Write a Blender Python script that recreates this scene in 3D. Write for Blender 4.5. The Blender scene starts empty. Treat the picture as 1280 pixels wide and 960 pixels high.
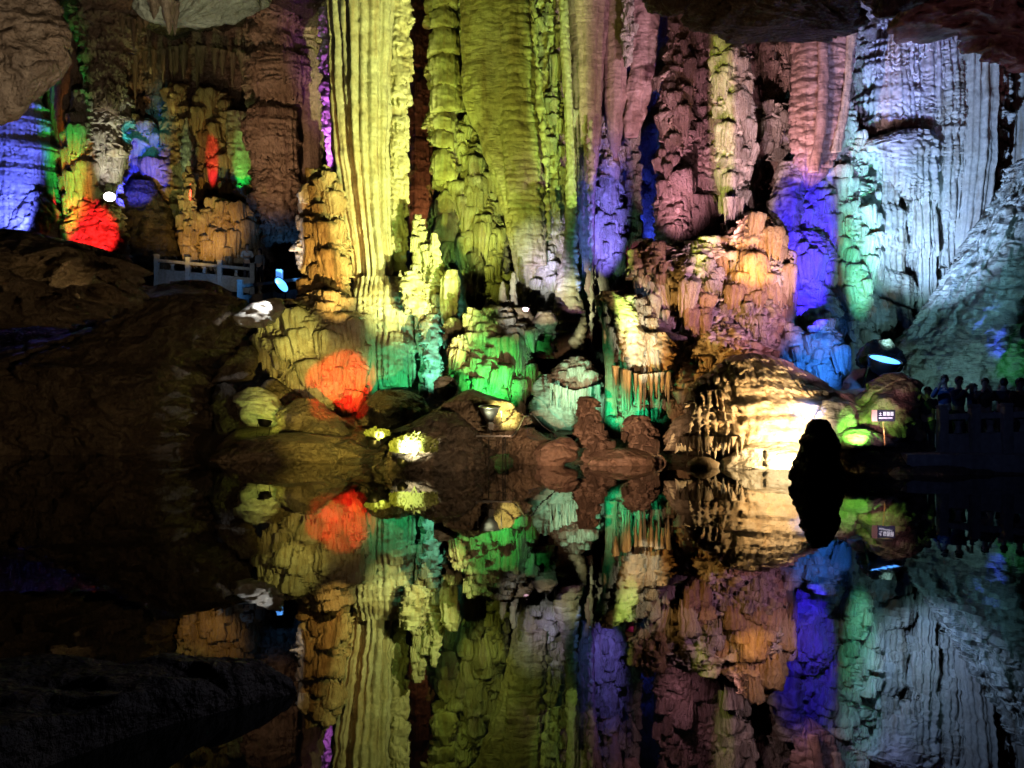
import bpy, bmesh, math, random
import numpy as np
from mathutils import Vector, Matrix

# ------------------------------------------------------------------ camera, world, lights
SC = bpy.context.scene
COL = SC.collection
F = 1108.0          # focal length in photo pixels
CAMZ = 1.6          # eye height above the water
HY = 500.0          # horizon row
def at(px, py, D):
    """point at distance D that projects to photo pixel (px, py)"""
    return Vector(((px - 640.0) / F * D, D, CAMZ + (HY - py) / F * D))

cam_d = bpy.data.cameras.new('camera')
cam = bpy.data.objects.new('camera', cam_d); COL.objects.link(cam)
cam.location = (0, 0, CAMZ); cam.rotation_euler = (math.radians(90), 0, 0)
cam_d.sensor_width = 36; cam_d.lens = 36 * F / 1280.0; cam_d.shift_y = 20 / 1280.0
cam_d.clip_start = 0.1; cam_d.clip_end = 400
SC.camera = cam
W = bpy.data.worlds.new('World'); SC.world = W; W.use_nodes = True
W.node_tree.nodes['Background'].inputs[0].default_value = (0.6, 0.65, 1.0, 1)
W.node_tree.nodes['Background'].inputs[1].default_value = 0.0006
SC.view_settings.view_transform = 'Standard'; SC.view_settings.look = 'None'
SC.view_settings.exposure = 0; SC.view_settings.gamma = 1
SC.render.engine = 'CYCLES'
SC.cycles.use_denoising = True
SC.cycles.max_bounces = 4; SC.cycles.diffuse_bounces = 1; SC.cycles.glossy_bounces = 2; SC.cycles.transmission_bounces = 0
SC.cycles.use_adaptive_sampling = True; SC.cycles.adaptive_threshold = .03
SC.cycles.sample_clamp_indirect = 4; SC.cycles.caustics_reflective = False; SC.cycles.caustics_refractive = False

YEL = (1.0, 0.88, 0.22); LIME = (0.72, 1.0, 0.22); GRN = (0.10, 1.0, 0.30); TEAL = (0.15, 1.0, 0.72)
BLU = (0.10, 0.10, 1.0); VIO = (0.55, 0.42, 1.0); RED = (1.0, 0.05, 0.03); WARM = (1.0, 0.72, 0.38)
ICE = (0.50, 0.74, 1.0); PNK = (1.0, 0.62, 0.62); WHT = (1.0, 0.95, 0.9); AMB = (1.0, 0.55, 0.12); MAG = (0.85, 0.25, 1.0)
CYN = (0.2, 0.7, 1.0)
# lamp px,py,D -> target px,py,D, colour, level at the target, cone degrees, blend, width scale, lamp radius
LIGHTS = [
 # great yellow column: unseen spot added over water to its right, grazing the flutes
 (830, 560, 19.0, 466, 200, 30, (.86, .96, .30), 3.3, 44, .5, .34, .06),
 (720, 565, 19.0, 474, 390, 29.5, (1.0, .90, .26), 1.1, 24, .8, .8, .06),
 (300, 580, 17.0, 606, 150, 30.5, (.64, .78, .09), .75, 42, .6, .7, .06),
 (900, 560, 19.0, 704, 140, 29, (.60, 1.0, .20), 1.6, 38, .6, .22, .05),
 (740, 565, 18.5, 552, 350, 28.5, (.40, 1.0, .18), .7, 16, .8, 1, .05),
 (545, 575, 17.0, 668, 330, 29.5, (.92, .95, .95), 1.1, 13, .9, .8, .05),
 (655, 388, 27.2, 686, 352, 29.9, (.55, .45, 1.0), 3.0, 60, .9, .8, .04),
 (560, 580, 17.5, 712, 390, 28.6, (.95, 1.0, .62), 2.2, 12, .8, .7, .04),
 (577, 318, 28.0, 556, 110, 30.8, (.66, .95, .12), .8, 56, .8, .45, .04),
 (640, 350, 27.0, 600, 250, 31.0, (.75, .95, .20), .9, 60, .8, .5, .04),
 (530, 340, 31.4, 524, 160, 33.4, (1.0, .42, .14), .35, 76, .8, .3, .04),
 # greens along the foot
 (497, 500, 27.6, 492, 455, 28.9, (.06, 1.0, .38), 1.4, 95, .9, 1, .04),
 (546, 505, 26.6, 540, 445, 28.4, (.22, 1.0, .62), 2.8, 60, .9, .8, .04),
 (620, 512, 24.6, 612, 455, 26.8, (.06, 1.0, .16), 2.6, 75, .9, 1, .04),
 (600, 600, 17.5, 716, 475, 25.6, (.80, 1.0, .60), .9, 9, .8, 1, .04),
 (712, 545, 23.2, 714, 478, 25.8, (.40, 1.0, .60), 1.5, 60, .8, 1, .04),
 (765, 540, 23.2, 792, 485, 24.6, (.03, 1.0, .40), 1.5, 80, .8, 1, .04),
 (860, 565, 19.5, 795, 405, 24.6, (1.0, .96, .72), 2.2, 22, .8, .8, .04),
 # brown and violet columns right of the middle
 (1200, 570, 17.0, 760, 110, 30, (1.0, .64, .80), .55, 28, .7, .5, .06),
 (778, 368, 26.5, 757, 280, 29.9, (.20, .16, 1.0), 5.0, 48, .8, .45, .04),
 (812, 330, 31.5, 816, 140, 33.6, (.03, .07, 1.0), .45, 80, .6, .4, .04),
 (725, 440, 27.0, 729, 300, 29.6, (.10, .22, 1.0), 2.0, 26, .8, .4, .03),
 (803, 345, 30.0, 799, 318, 31, (1.0, .06, .30), 1.2, 60, .8, 1, .03),
 (1330, 560, 17.5, 858, 170, 29.5, (1.0, .66, .80), .9, 26, .7, .6, .06),
 (700, 605, 13.0, 897, 170, 27.3, (.70, .88, .04), 1.3, 24, .5, .16, .05),
 (620, 590, 16.0, 985, 130, 27.3, (1.0, .62, .66), .8, 26, .7, .6, .06),
 (1260, 560, 17.0, 1062, 100, 27, (.50, .50, 1.0), 1.0, 34, .8, .35, .05),
 (846, 302, 26.8, 850, 150, 29.6, (1.0, .50, .72), 1.2, 96, .8, .5, .04),
 (915, 305, 23.9, 918, 165, 27.1, (1.0, .54, .70), .9, 80, .8, .35, .04),
 (940, 345, 23.6, 945, 285, 25.8, (1.0, .50, .12), .9, 100, .8, 1, .04),
 # pink flowstone, warm flowstone
 (1300, 520, 17.0, 905, 365, 25.0, (1.0, .46, .90), 1.2, 26, .8, 1.2, .06),
 (600, 575, 18.5, 870, 410, 24.5, (1.0, .52, .14), 1.4, 24, .8, 1, .06),
 (1030, 572, 18.8, 925, 515, 22.2, (1.0, .62, .28), 4.2, 80, .9, 1, .05),
 (1010, 580, 19.7, 970, 572, 20.8, (1.0, .86, .56), 8.0, 85, 1, 1, .05),
 (1036, 508, 19.6, 1003, 520, 21.2, (.30, .38, 1.0), 4.5, 34, 1, 1, .04),
 (870, 352, 26.0, 868, 358, 26.6, (1.0, .04, .02), 4.0, 70, 1, 1, .03),
 (985, 262, 25.6, 1018, 100, 26.9, (1.0, .56, .60), 1.0, 84, .8, .6, .04),
 # blue / turquoise column
 (1042, 430, 21.5, 1006, 315, 27.2, (.04, .02, 1.0), 4.6, 40, .5, .42, .05),
 (1096, 432, 21.8, 1076, 300, 27.0, (.10, 1.0, .60), 1.8, 46, .8, .25, .05),
 (975, 470, 22.4, 990, 438, 24.8, (.75, 1.0, .95), 1.6, 30, .8, .8, .04),
 (1062, 445, 22.2, 1022, 445, 24.9, (.03, .20, 1.0), 2.0, 56, .8, .8, .04),
 # pale wall
 (1112, 425, 22.9, 1190, 185, 28.6, (.34, .54, 1.0), 1.9, 60, .7, .75, .06),
 (1110, 440, 22.9, 1116, 345, 27.4, (.35, .85, .95), .9, 40, .9, .8, .06),
 (1104, 440, 21.9, 1125, 40, 29, (.25, .28, 1.0), 1.2, 26, .8, .7, .05),
 (1400, 380, 22.0, 1200, 330, 26, (.22, .60, .85), .6, 60, .8, 1, .05),
 (1200, 506, 23.4, 1175, 440, 25.6, (.35, .80, .85), .45, 100, .8, 1, .05),
 (1290, 480, 24.2, 1225, 360, 26, (.05, .10, 1.0), .8, 60, .9, .4, .05),
 (1300, 484, 24.4, 1262, 450, 25.8, (.08, 1.0, .26), .22, 60, .9, 1, .04),
 (1290, 480, 22.0, 1265, 80, 25, (1.0, .30, .45), .12, 50, .8, 1, .05),
 # red rock and yellow rocks on the left
 (372, 600, 15.0, 404, 474, 27.4, (1.0, .01, .006), 2.2, 5.4, .5, 1.0, .03),
 (384, 600, 15.0, 428, 462, 27.4, (1.0, .01, .006), 2.2, 5.6, .5, 1.2, .03),
 (366, 600, 15.0, 418, 496, 27.4, (1.0, .01, .006), 2.4, 4.6, .5, 1.5, .03),
 (396, 600, 15.0, 446, 478, 27.4, (1.0, .01, .006), 2.2, 5.6, .5, 0.9, .03),
 (400, 600, 15.0, 446, 500, 27.4, (1.0, .01, .006), 2.6, 4.4, .5, 1.1, .03),
 (466, 500, 26.9, 446, 492, 27.6, (1.0, .22, .04), 1.6, 70, 1, 1, .03),
 (700, 600, 16.0, 356, 410, 28.0, (.95, .88, .20), 1.1, 8.0, .7, 1, .05),
 (334, 533, 24.1, 330, 505, 26.0, (.80, .95, .12), .8, 95, .7, 1, .04),
 (560, 640, 12.0, 410, 520, 25, (1.0, .78, .14), 1.3, 18, .8, 1, .04),
 (450, 440, 25.0, 405, 290, 29, (1.0, .60, .14), 2.0, 48, .8, .7, .05),
 (350, 380, 27.0, 372, 300, 29.0, (.95, .90, 1.0), 1.6, 34, .6, .4, .03),
 (432, 400, 28.7, 435, 340, 30.5, (.22, .14, 1.0), 4.0, 50, .8, .6, .03),
 (409, 222, 31.6, 408, 110, 33.0, (.70, .18, 1.0), 2.2, 96, .6, .22, .03),
 # far left chamber
 (30, 300, 36.5, 10, 200, 40, (.10, .13, 1.0), 2.4, 74, .6, .42, .05),
 (-60, 315, 37, -10, 250, 40, (.50, .30, 1.0), .5, 40, .8, 1, .05),
 (128, 345, 34, 116, 288, 38.4, (1.0, .02, .03), 6.0, 23, .5, 1, .04),
 (60, 330, 34, 98, 215, 39, (1.0, .34, .04), 1.4, 30, .8, .6, .04),
 (136, 262, 36.8, 137, 185, 39.0, (1.0, .93, .88), 1.3, 46, .8, .6, .04),
 (150, 262, 38.0, 175, 215, 42.5, (.03, .04, 1.0), 3.6, 36, .6, 1, .04),
 (160, 170, 38.0, 180, 160, 43, (.05, .7, .8), .3, 40, .8, 1, .04),
 (90, 330, 35, 82, 120, 41, (.05, 1.0, .12), .55, 60, .8, .25, .04),
 (240, 262, 39.5, 233, 200, 42, (1.0, .04, .04), 4.0, 26, .4, .14, .02),
 (274, 236, 39.6, 266, 205, 42.5, (1.0, .04, .04), 2.4, 36, .6, .25, .02),
 (288, 236, 40.6, 303, 210, 42.0, (.02, 1.0, .12), 1.4, 60, .6, .5, .02),
 (303, 262, 40.5, 309, 243, 41.8, (1.0, .04, .03), 2.5, 34, .8, .8, .02),
 (240, 340, 36, 240, 250, 42, (1.0, .58, .12), .55, 50, .8, 1.4, .05),
 (260, 350, 30, 350, 130, 39, (1.0, .62, .34), .42, 46, .8, .7, .05),
 (180, 340, 36, 220, 80, 43, (.60, .8, .28), .16, 60, .8, 1.2, .05),
 (347, 350, 33.5, 335, 350, 36.5, (.10, .38, 1.0), 1.2, 70, .8, 1, .03),
 (250, 240, 34.0, 260, 345, 39, (.75, .85, 1.0), .12, 60, .8, 1, .03),
 (338, 366, 25.4, 322, 394, 26.0, (.92, .95, 1.0), 3.0, 56, .4, 1, .02),
 (290, 600, 14, 160, 450, 24, (1.0, .66, .34), .11, 70, .8, 1, .06),
 (100, 330, 21, 60, 370, 22, (1.0, .68, .30), .14, 110, .8, 1, .06),
 # near shore and crowd side
 (600, 640, 12, 745, 545, 22.4, (1.0, .56, .32), 1.0, 20, .8, 1.5, .05),
 (760, 640, 12, 575, 525, 21, (1.0, .66, .36), .8, 24, .8, 1.2, .05),
 (478, 548, 20.3, 470, 537, 20.9, (1.0, .95, .35), 9.0, 60, .8, 1, .02),
 (508, 572, 19.2, 518, 549, 20.0, (1.0, .97, .62), 30., 75, .7, 1, .02),
 (1068, 545, 19.3, 1075, 540, 20.4, (.30, 1.0, .10), 4.0, 70, .8, 1, .03),
 (1150, 590, 17.0, 1090, 495, 20.6, (1.0, .45, .55), .6, 30, .8, 1, .04),
 (1104, 442, 21.4, 1112, 466, 22.2, (.08, .28, 1.0), 1.6, 130, .9, 1, .04),
 (985, 560, 18.6, 1000, 512, 21.4, (1.0, .72, .50), 1.2, 60, 1, 1, .04),
 (1100, 560, 18.6, 1100, 522, 19.4, (.95, .85, 1.0), 1.6, 40, .8, 1, .02),
 (1120, 400, 15, 1190, 540, 19.6, (.25, .35, 1.0), .025, 50, .8, 1, .05),
 (1100, 350, 6.0, 300, 880, 4.2, (.85, .80, 1.0), .22, 60, .8, 1, .05),  # unseen spot added to brighten the near left ledge
 # roof and upper left boulder
 (150, 560, 8, 45, 80, 14.4, (1.0, .78, .56), .85, 50, .8, 1, .08),
 (230, 150, 22, 250, 10, 26, (.95, 1.0, .62), .3, 60, .8, 1, .05),
 (760, 300, 14, 850, 20, 19.5, (1.0, .55, .25), .14, 50, .8, 1, .05),
 (1150, 300, 16, 1200, 60, 21, (1.0, .40, .45), .05, 60, .8, 1, .05),
]
for i, (lx, ly, lD, tx, ty, tD, c, L, ang, bl, sx, rad) in enumerate(LIGHTS):
    p, q = at(lx, ly, lD), at(tx, ty, tD)
    d = (q - p).length
    ld = bpy.data.lights.new('cave_or_added_spot', 'SPOT')  # cave lamps together with fixtureless spots added for their light
    ld.energy = L * 39.5 * d * d; ld.color = c; ld.spot_size = math.radians(ang); ld.spot_blend = bl
    ld.shadow_soft_size = rad
    lo = bpy.data.objects.new('cave_or_added_spot', ld); COL.objects.link(lo)
    lo.location = p; lo.rotation_euler = (q - p).to_track_quat('-Z', 'Y').to_euler(); lo.scale = (sx, 1, 1)

# ------------------------------------------------------------------ noise
rs = np.random.RandomState(7)
PERM = np.tile(rs.permutation(256), 3).astype(np.int64)
RND = rs.rand(256)
GA = rs.rand(256) * 2 * np.pi; G2 = np.stack([np.cos(GA), np.sin(GA)], 1)
G3 = rs.randn(256, 3); G3 /= np.linalg.norm(G3, axis=1)[:, None]; G3 *= 1.2
def fade(t): return t * t * t * (t * (t * 6 - 15) + 10)
def ss(a, b, x):
    t = np.clip((x - a) / (b - a), 0, 1); return t * t * (3 - 2 * t)
def h2(i, j, s): return RND[PERM[(PERM[(i + s * 31) & 255] + j + s * 17) & 255]]
def pn2(x, y, s=0):
    xi = np.floor(x).astype(np.int64); yi = np.floor(y).astype(np.int64); xf = x - xi; yf = y - yi
    def g(a, b):
        k = PERM[(PERM[(xi + a + s * 13) & 255] + yi + b + s * 7) & 255]
        return G2[k, 0] * (xf - a) + G2[k, 1] * (yf - b)
    u, v = fade(xf), fade(yf)
    a = g(0, 0); b = g(1, 0); c = g(0, 1); d = g(1, 1)
    return 1.4 * ((a + (b - a) * u) * (1 - v) + (c + (d - c) * u) * v)
def pn3(x, y, z, s=0):
    xi = np.floor(x).astype(np.int64); yi = np.floor(y).astype(np.int64); zi = np.floor(z).astype(np.int64)
    xf = x - xi; yf = y - yi; zf = z - zi
    def g(a, b, c):
        k = PERM[(PERM[(PERM[(xi + a + s * 13) & 255] + yi + b + s * 7) & 255] + zi + c) & 255]
        return G3[k, 0] * (xf - a) + G3[k, 1] * (yf - b) + G3[k, 2] * (zf - c)
    u, v, w = fade(xf), fade(yf), fade(zf)
    def l(a, b, t): return a + (b - a) * t
    return l(l(l(g(0,0,0), g(1,0,0), u), l(g(0,1,0), g(1,1,0), u), v), l(l(g(0,0,1), g(1,0,1), u), l(g(0,1,1), g(1,1,1), u), v), w)
def fbm2(x, y, o=3, s=0):
    r = 0; a = 1.0
    for k in range(o): r = r + a * pn2(x * 2 ** k, y * 2 ** k, s + k * 5); a *= .5
    return r
def fbm3(x, y, z, o=3, s=0):
    r = 0; a = 1.0
    for k in range(o): r = r + a * pn3(x * 2 ** k, y * 2 ** k, z * 2 ** k, s + k * 5); a *= .5
    return r
def cells(u, v, sp, w, s, rag=.3, ns=5., fl=.35, rnd=0., hmul=1.2, wmul=1.0):
    """overlapping drip-stone domes: quick bulge at the top, fluted skirt, ragged foot"""
    jb = np.floor(v / sp).astype(np.int64); out = np.zeros_like(u)
    ragn = pn2(u * 4.1 / w, v * .35 / sp, s + 3) * .5 + pn2(u * 9.7 / w, v * .5 / sp, s + 9) * .5
    for dj in (-1, 0, 1):
        j = jb + dj
        sh = h2(j, j * 0 + 5, s)
        ib = np.floor(u / w + sh).astype(np.int64)
        for di in (-1, 0, 1):
            i = ib + di
            r1, r2, r3, r4, r5 = h2(i, j, s + 1), h2(i, j, s + 2), h2(i, j, s + 3), h2(i, j, s + 4), h2(i, j, s + 5)
            uc = (i + .5 + .55 * (r1 - .5) - sh) * w
            vt = (j + 1 + .7 * (r2 - .5)) * sp
            hh = sp * hmul * (.8 + .5 * r3); ww = w * wmul * (.55 + .35 * r4)
            t = (vt - v) / hh
            tc = np.clip(t, 0, 1)
            q = (u - uc) / (ww * (.45 + .55 * np.sqrt(tc)))
            fc = np.abs(np.cos(np.pi * (q * ns + .35 * ragn)))
            tb = 1 - rag * (.9 * (1 - fc) + .9 * np.abs(ragn))
            prof = (1 - rnd) * np.sqrt(np.clip(1 - (1 - tc) ** 2, 0, 1)) + rnd * np.sqrt(np.clip(1 - (2 * tc - 1) ** 2, 0, 1))
            side = np.clip(1 - q * q, 0, 1) ** .4
            cut = ss(0, .06, tb - t) * (t > 0)
            val = prof * side * cut * (.55 + .45 * r5)
            val = val * (1 - fl * (.35 + .65 * tc) * (1 - fc))
            out = np.maximum(out, val)
    return out
def pipes(u, v, sp, s, wander=.25, vs=.12):
    uw = u / sp + wander * pn2(u * .6 / sp, v * vs, s) + .55 * pn2(u * .35 / sp, u * 0 + s, s + 2)
    i = np.floor(uw).astype(np.int64); f = uw - i
    amp = .45 + .55 * h2(i, i * 0, s)
    return amp * np.sqrt(np.clip(1 - (2 * f - 1) ** 2, 0, 1))

# ------------------------------------------------------------------ materials
MATS = {}
def stone(key, c1, c2, c3, rip=0., flu=0., grain=.5, rough=.5, scale=1.0, spec=.4):
    m = bpy.data.materials.new(key); m.use_nodes = True; nt = m.node_tree; N = nt.nodes; Lk = nt.links
    b = N['Principled BSDF']
    tc = N.new('ShaderNodeTexCoord')
    def noise(sc, det, mp=(1, 1, 1)):
        mpn = N.new('ShaderNodeMapping'); mpn.inputs['Scale'].default_value = mp
        Lk.new(tc.outputs['Object'], mpn.inputs['Vector'])
        n = N.new('ShaderNodeTexNoise'); n.inputs['Scale'].default_value = sc; n.inputs['Detail'].default_value = det
        n.inputs['Roughness'].default_value = .6
        Lk.new(mpn.outputs[0], n.inputs['Vector']); return n
    def ramp(src, a, z):
        r = N.new('ShaderNodeMapRange'); r.inputs[1].default_value = a; r.inputs[2].default_value = z
        Lk.new(src, r.inputs[0]); return r.outputs[0]
    def mix(f, a, bb):
        x = N.new('ShaderNodeMix'); x.data_type = 'RGBA'; Lk.new(f, x.inputs[0])
        for k, v in ((6, a), (7, bb)):
            if isinstance(v, tuple): x.inputs[k].default_value = (*v, 1)
            else: Lk.new(v, x.inputs[k])
        return x.outputs[2]
    n1 = noise(1.1 * scale, 5); n2 = noise(1.0 * scale, 6, (3.0, 3.0, .35)); n3 = noise(9 * scale, 6)
    col = mix(ramp(n1.outputs[0], .38, .62), c1, c2)
    col = mix(ramp(n2.outputs[0], .52, .70), col, c3)
    sp_ = N.new('ShaderNodeMix'); sp_.data_type = 'RGBA'; sp_.blend_type = 'MULTIPLY'; sp_.inputs[0].default_value = .75
    Lk.new(col, sp_.inputs[6])
    g = N.new('ShaderNodeMapRange'); g.inputs[1].default_value = .3; g.inputs[2].default_value = .7; g.inputs[3].default_value = .6; g.inputs[4].default_value = 1.2
    Lk.new(n3.outputs[0], g.inputs[0]); Lk.new(g.outputs[0], sp_.inputs[7])
    Lk.new(sp_.outputs[2], b.inputs['Base Color'])
    r = N.new('ShaderNodeMapRange'); r.inputs[3].default_value = rough - .16; r.inputs[4].default_value = rough + .22
    Lk.new(n1.outputs[0], r.inputs[0]); Lk.new(r.outputs[0], b.inputs['Roughness'])
    b.inputs['Specular IOR Level'].default_value = spec
    last = None
    def bump(src, dist, st=1.0):
        nonlocal last
        bp = N.new('ShaderNodeBump'); bp.inputs['Distance'].default_value = dist; bp.inputs['Strength'].default_value = st
        Lk.new(src, bp.inputs['Height'])
        if last: Lk.new(last, bp.inputs['Normal'])
        last = bp.outputs[0]
    vm = N.new('ShaderNodeMapping'); vm.inputs['Scale'].default_value = (1.25, 1.25, .75)
    vo = N.new('ShaderNodeTexVoronoi'); vo.feature = 'SMOOTH_F1'; vo.inputs['Scale'].default_value = 6.5 * scale; vo.inputs['Smoothness'].default_value = .35
    va = N.new('ShaderNodeVectorMath'); va.operation = 'MULTIPLY_ADD'; va.inputs[1].default_value = (.22, .22, .22)
    Lk.new(noise(4.0, 3).outputs[1], va.inputs[0]); Lk.new(tc.outputs['Object'], va.inputs[2]); Lk.new(va.outputs[0], vm.inputs['Vector']); Lk.new(vm.outputs[0], vo.inputs['Vector'])
    inv = N.new('ShaderNodeMath'); inv.operation = 'MULTIPLY'; inv.inputs[1].default_value = -1; Lk.new(vo.outputs[0], inv.inputs[0])
    bump(inv.outputs[0], .028 * grain)
    if rip: bump(noise(1.0, 3, (2.2, 2.2, 13.0)).outputs[0], .09 * rip)
    if flu: bump(noise(1.0, 2, (11.0, 11.0, .6)).outputs[0], .014 * flu)
    if grain:
        bump(noise(7, 6).outputs[0], .035 * grain)
        bump(noise(22, 4).outputs[0], .012 * grain)
    Lk.new(last, b.inputs['Normal'])
    MATS[key] = m; return m
stone('pale_limestone', (.46, .42, .33), (.36, .30, .20), (.28, .20, .11), rip=0.15, flu=0.9, grain=.5)
stone('ribbed_limestone', (.44, .39, .27), (.34, .28, .17), (.24, .17, .09), rip=.5, flu=.0, grain=.5)
stone('ochre_limestone', (.40, .30, .18), (.32, .22, .12), (.20, .11, .06), rip=0.15, flu=0.7, grain=.8)
stone('brown_limestone', (.34, .25, .20), (.26, .18, .13), (.15, .09, .07), rip=0.15, flu=0.8, grain=1.4)
stone('rusty_limestone', (.36, .25, .22), (.27, .18, .16), (.20, .12, .09), rip=.35, flu=.35, grain=.5)
stone('white_calcite', (.58, .56, .50), (.48, .44, .36), (.30, .24, .17), rip=.1, flu=.45, grain=.4)
stone('nodular_calcite', (.46, .42, .35), (.36, .31, .24), (.26, .19, .13), rip=0.15, flu=0.6, grain=1.2)
stone('wet_boulder', (.20, .15, .10), (.13, .10, .07), (.26, .21, .15), rip=.4, grain=3.0, rough=.42, spec=.5)
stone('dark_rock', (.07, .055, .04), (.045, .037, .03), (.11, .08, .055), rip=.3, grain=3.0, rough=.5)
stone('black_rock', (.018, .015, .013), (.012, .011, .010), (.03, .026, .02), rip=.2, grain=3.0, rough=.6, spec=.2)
stone('slope_flowstone', (.46, .46, .40), (.36, .36, .30), (.24, .20, .14), rip=.9, grain=1.0, rough=.4)
stone('balustrade_stone', (.40, .40, .38), (.33, .33, .31), (.25, .24, .22), grain=.35, rough=.6)
def plain(key, c, rough=.5, metal=0., emit=None, est=0.):
    m = bpy.data.materials.new(key); m.use_nodes = True; nt = m.node_tree; b = nt.nodes['Principled BSDF']
    n = nt.nodes.new('ShaderNodeTexNoise'); n.inputs['Scale'].default_value = 14
    x = nt.nodes.new('ShaderNodeMix'); x.data_type = 'RGBA'
    x.inputs[6].default_value = (*[v * .75 for v in c], 1); x.inputs[7].default_value = (*[min(1, v * 1.2) for v in c], 1)
    nt.links.new(n.outputs[0], x.inputs[0]); nt.links.new(x.outputs[2], b.inputs['Base Color'])
    b.inputs['Roughness'].default_value = rough; b.inputs['Metallic'].default_value = metal
    if emit:
        b.inputs['Emission Color'].default_value = (*emit, 1); b.inputs['Emission Strength'].default_value = est
    MATS[key] = m; return m
plain('black_metal', (.02, .02, .02), .35, .6); plain('steel', (.55, .53, .5), .3, 1.0); plain('yellow_metal', (.45, .36, .10), .4, .3)
plain('blue_lens', (.1, .2, .5), .3, 0, (.07, .32, 1.0), 4.0); plain('white_lens', (.9, .9, .9), .3, 0, (1.0, .95, .88), 10.0)
plain('white_box', (.8, .8, .8), .5, 0, (.10, .35, 1.0), .9)
plain('sign_face', (.015, .02, .05), .35); plain('glowing_print', (.85, .85, .9), .5, 0, (.9, .9, 1.0), .9); plain('sign_side', (.75, .45, .36), .5)  # lettering material gets a glow of its own to look bright
plain('skin', (.42, .27, .20), .5); plain('hair', (.02, .016, .014), .5); plain('dark_cloth', (.03, .03, .045), .9); plain('grey_cloth', (.22, .24, .27), .9)
plain('white_cloth', (.5, .52, .55), .9); plain('brown_cloth', (.08, .05, .03), .9); plain('blue_cloth', (.05, .07, .14), .9)
plain('rubber', (.02, .02, .02), .6)
def leafmat():
    m = bpy.data.materials.new('moss_leaf'); m.use_nodes = True; b = m.node_tree.nodes['Principled BSDF']
    n = m.node_tree.nodes.new('ShaderNodeTexNoise'); n.inputs['Scale'].default_value = 8
    x = m.node_tree.nodes.new('ShaderNodeMix'); x.data_type = 'RGBA'; x.inputs[6].default_value = (.10, .14, .03, 1); x.inputs[7].default_value = (.22, .26, .06, 1)
    m.node_tree.links.new(n.outputs[0], x.inputs[0]); m.node_tree.links.new(x.outputs[2], b.inputs['Base Color']); b.inputs['Roughness'].default_value = .55
    MATS['moss_leaf'] = m
leafmat()

# ------------------------------------------------------------------ object helpers
NT = [0]
def tagp(o, label=None, cat=None, group=None, kind=None):
    for k, v in (('label', label), ('category', cat), ('group', group), ('kind', kind)):
        if v: o[k] = v
    return o
def mesh_np(name, V, Q, T, mat, loc=None, parent=None, smooth=True):
    V = np.asarray(V, dtype=np.float64)
    me = bpy.data.meshes.new(name)
    if loc is None: loc = np.zeros(3)
    loc = np.array(loc); V = V - loc
    Q = np.asarray(Q, dtype=np.int32).reshape(-1, 4); T = np.asarray(T, dtype=np.int32).reshape(-1, 3)
    me.vertices.add(len(V)); me.vertices.foreach_set('co', V.astype(np.float32).ravel())
    nl = Q.size + T.size; me.loops.add(nl)
    me.loops.foreach_set('vertex_index', np.concatenate([Q.ravel(), T.ravel()]))
    npoly = len(Q) + len(T); me.polygons.add(npoly)
    st = np.concatenate([np.arange(len(Q)) * 4, Q.size + np.arange(len(T)) * 3]).astype(np.int32)
    me.polygons.foreach_set('loop_start', st)
    me.update(calc_edges=True); me.validate()
    if smooth: me.polygons.foreach_set('use_smooth', np.ones(len(me.polygons), dtype=bool))
    me.materials.append(MATS[mat] if isinstance(mat, str) else mat)
    o = bpy.data.objects.new(name, me); COL.objects.link(o)
    o.location = loc
    if parent is not None:
        o.parent = parent; o.matrix_parent_inverse = Matrix.Translation(-Vector(parent.location))
    NT[0] += len(Q) * 2 + len(T)
    return o
STY = {  # sizes in metres
 'flute':   dict(pipe=[(.40, .30), (.15, .07)], cell=[], fbm=.05, rib=.012),
 'organ':   dict(pipe=[(.21, .21), (.10, .05)], cell=[(1.6, 1.2, .13, .5, 6, .3, 0)], fbm=.05, rib=0),
 'rib':     dict(pipe=[(.9, .10)], cell=[], fbm=.10, rib=.02),
 'scallop': dict(pipe=[(.5, .06)], cell=[(.22, .9, .09, .3, 4, .2, .3)], fbm=.06, rib=.02),
 'dome':    dict(pipe=[], cell=[(.85, 1.3, .34, .45, 5, .6, 0), (.3, .35, .06, .4, 2, .5, .1)], fbm=.05, rib=0),
 'tier':    dict(pipe=[(.13, .03)], cell=[(.70, .80, .32, .6, 3, .7, 0), (.30, .30, .14, .5, 2, .7, .05)], fbm=.04, rib=0),
 'nodule':  dict(pipe=[], cell=[(.62, .60, .28, .5, 3, .6, .1), (.26, .26, .14, .5, 2, .6, .1), (.11, .11, .04, .4, 1, .3, .4)], fbm=.08, rib=0),
 'scale':   dict(pipe=[], cell=[(.24, .50, .09, .3, 2, .3, .2), (.9, 1.4, .10, .4, 4, .3, .3)], fbm=.12, rib=.01),
 'bead':    dict(pipe=[(.20, .07)], cell=[(.16, .20, .09, .3, 1, .2, .6)], fbm=.05, rib=0),
 'rock':    dict(pipe=[], cell=[(.28, .45, .05, .4, 2, .2, .5)], fbm=0, rib=0, rock=.95),
 'smooth':  dict(pipe=[], cell=[], fbm=.22, rib=.0, rock=.14),
}
SEED = [1]
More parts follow.
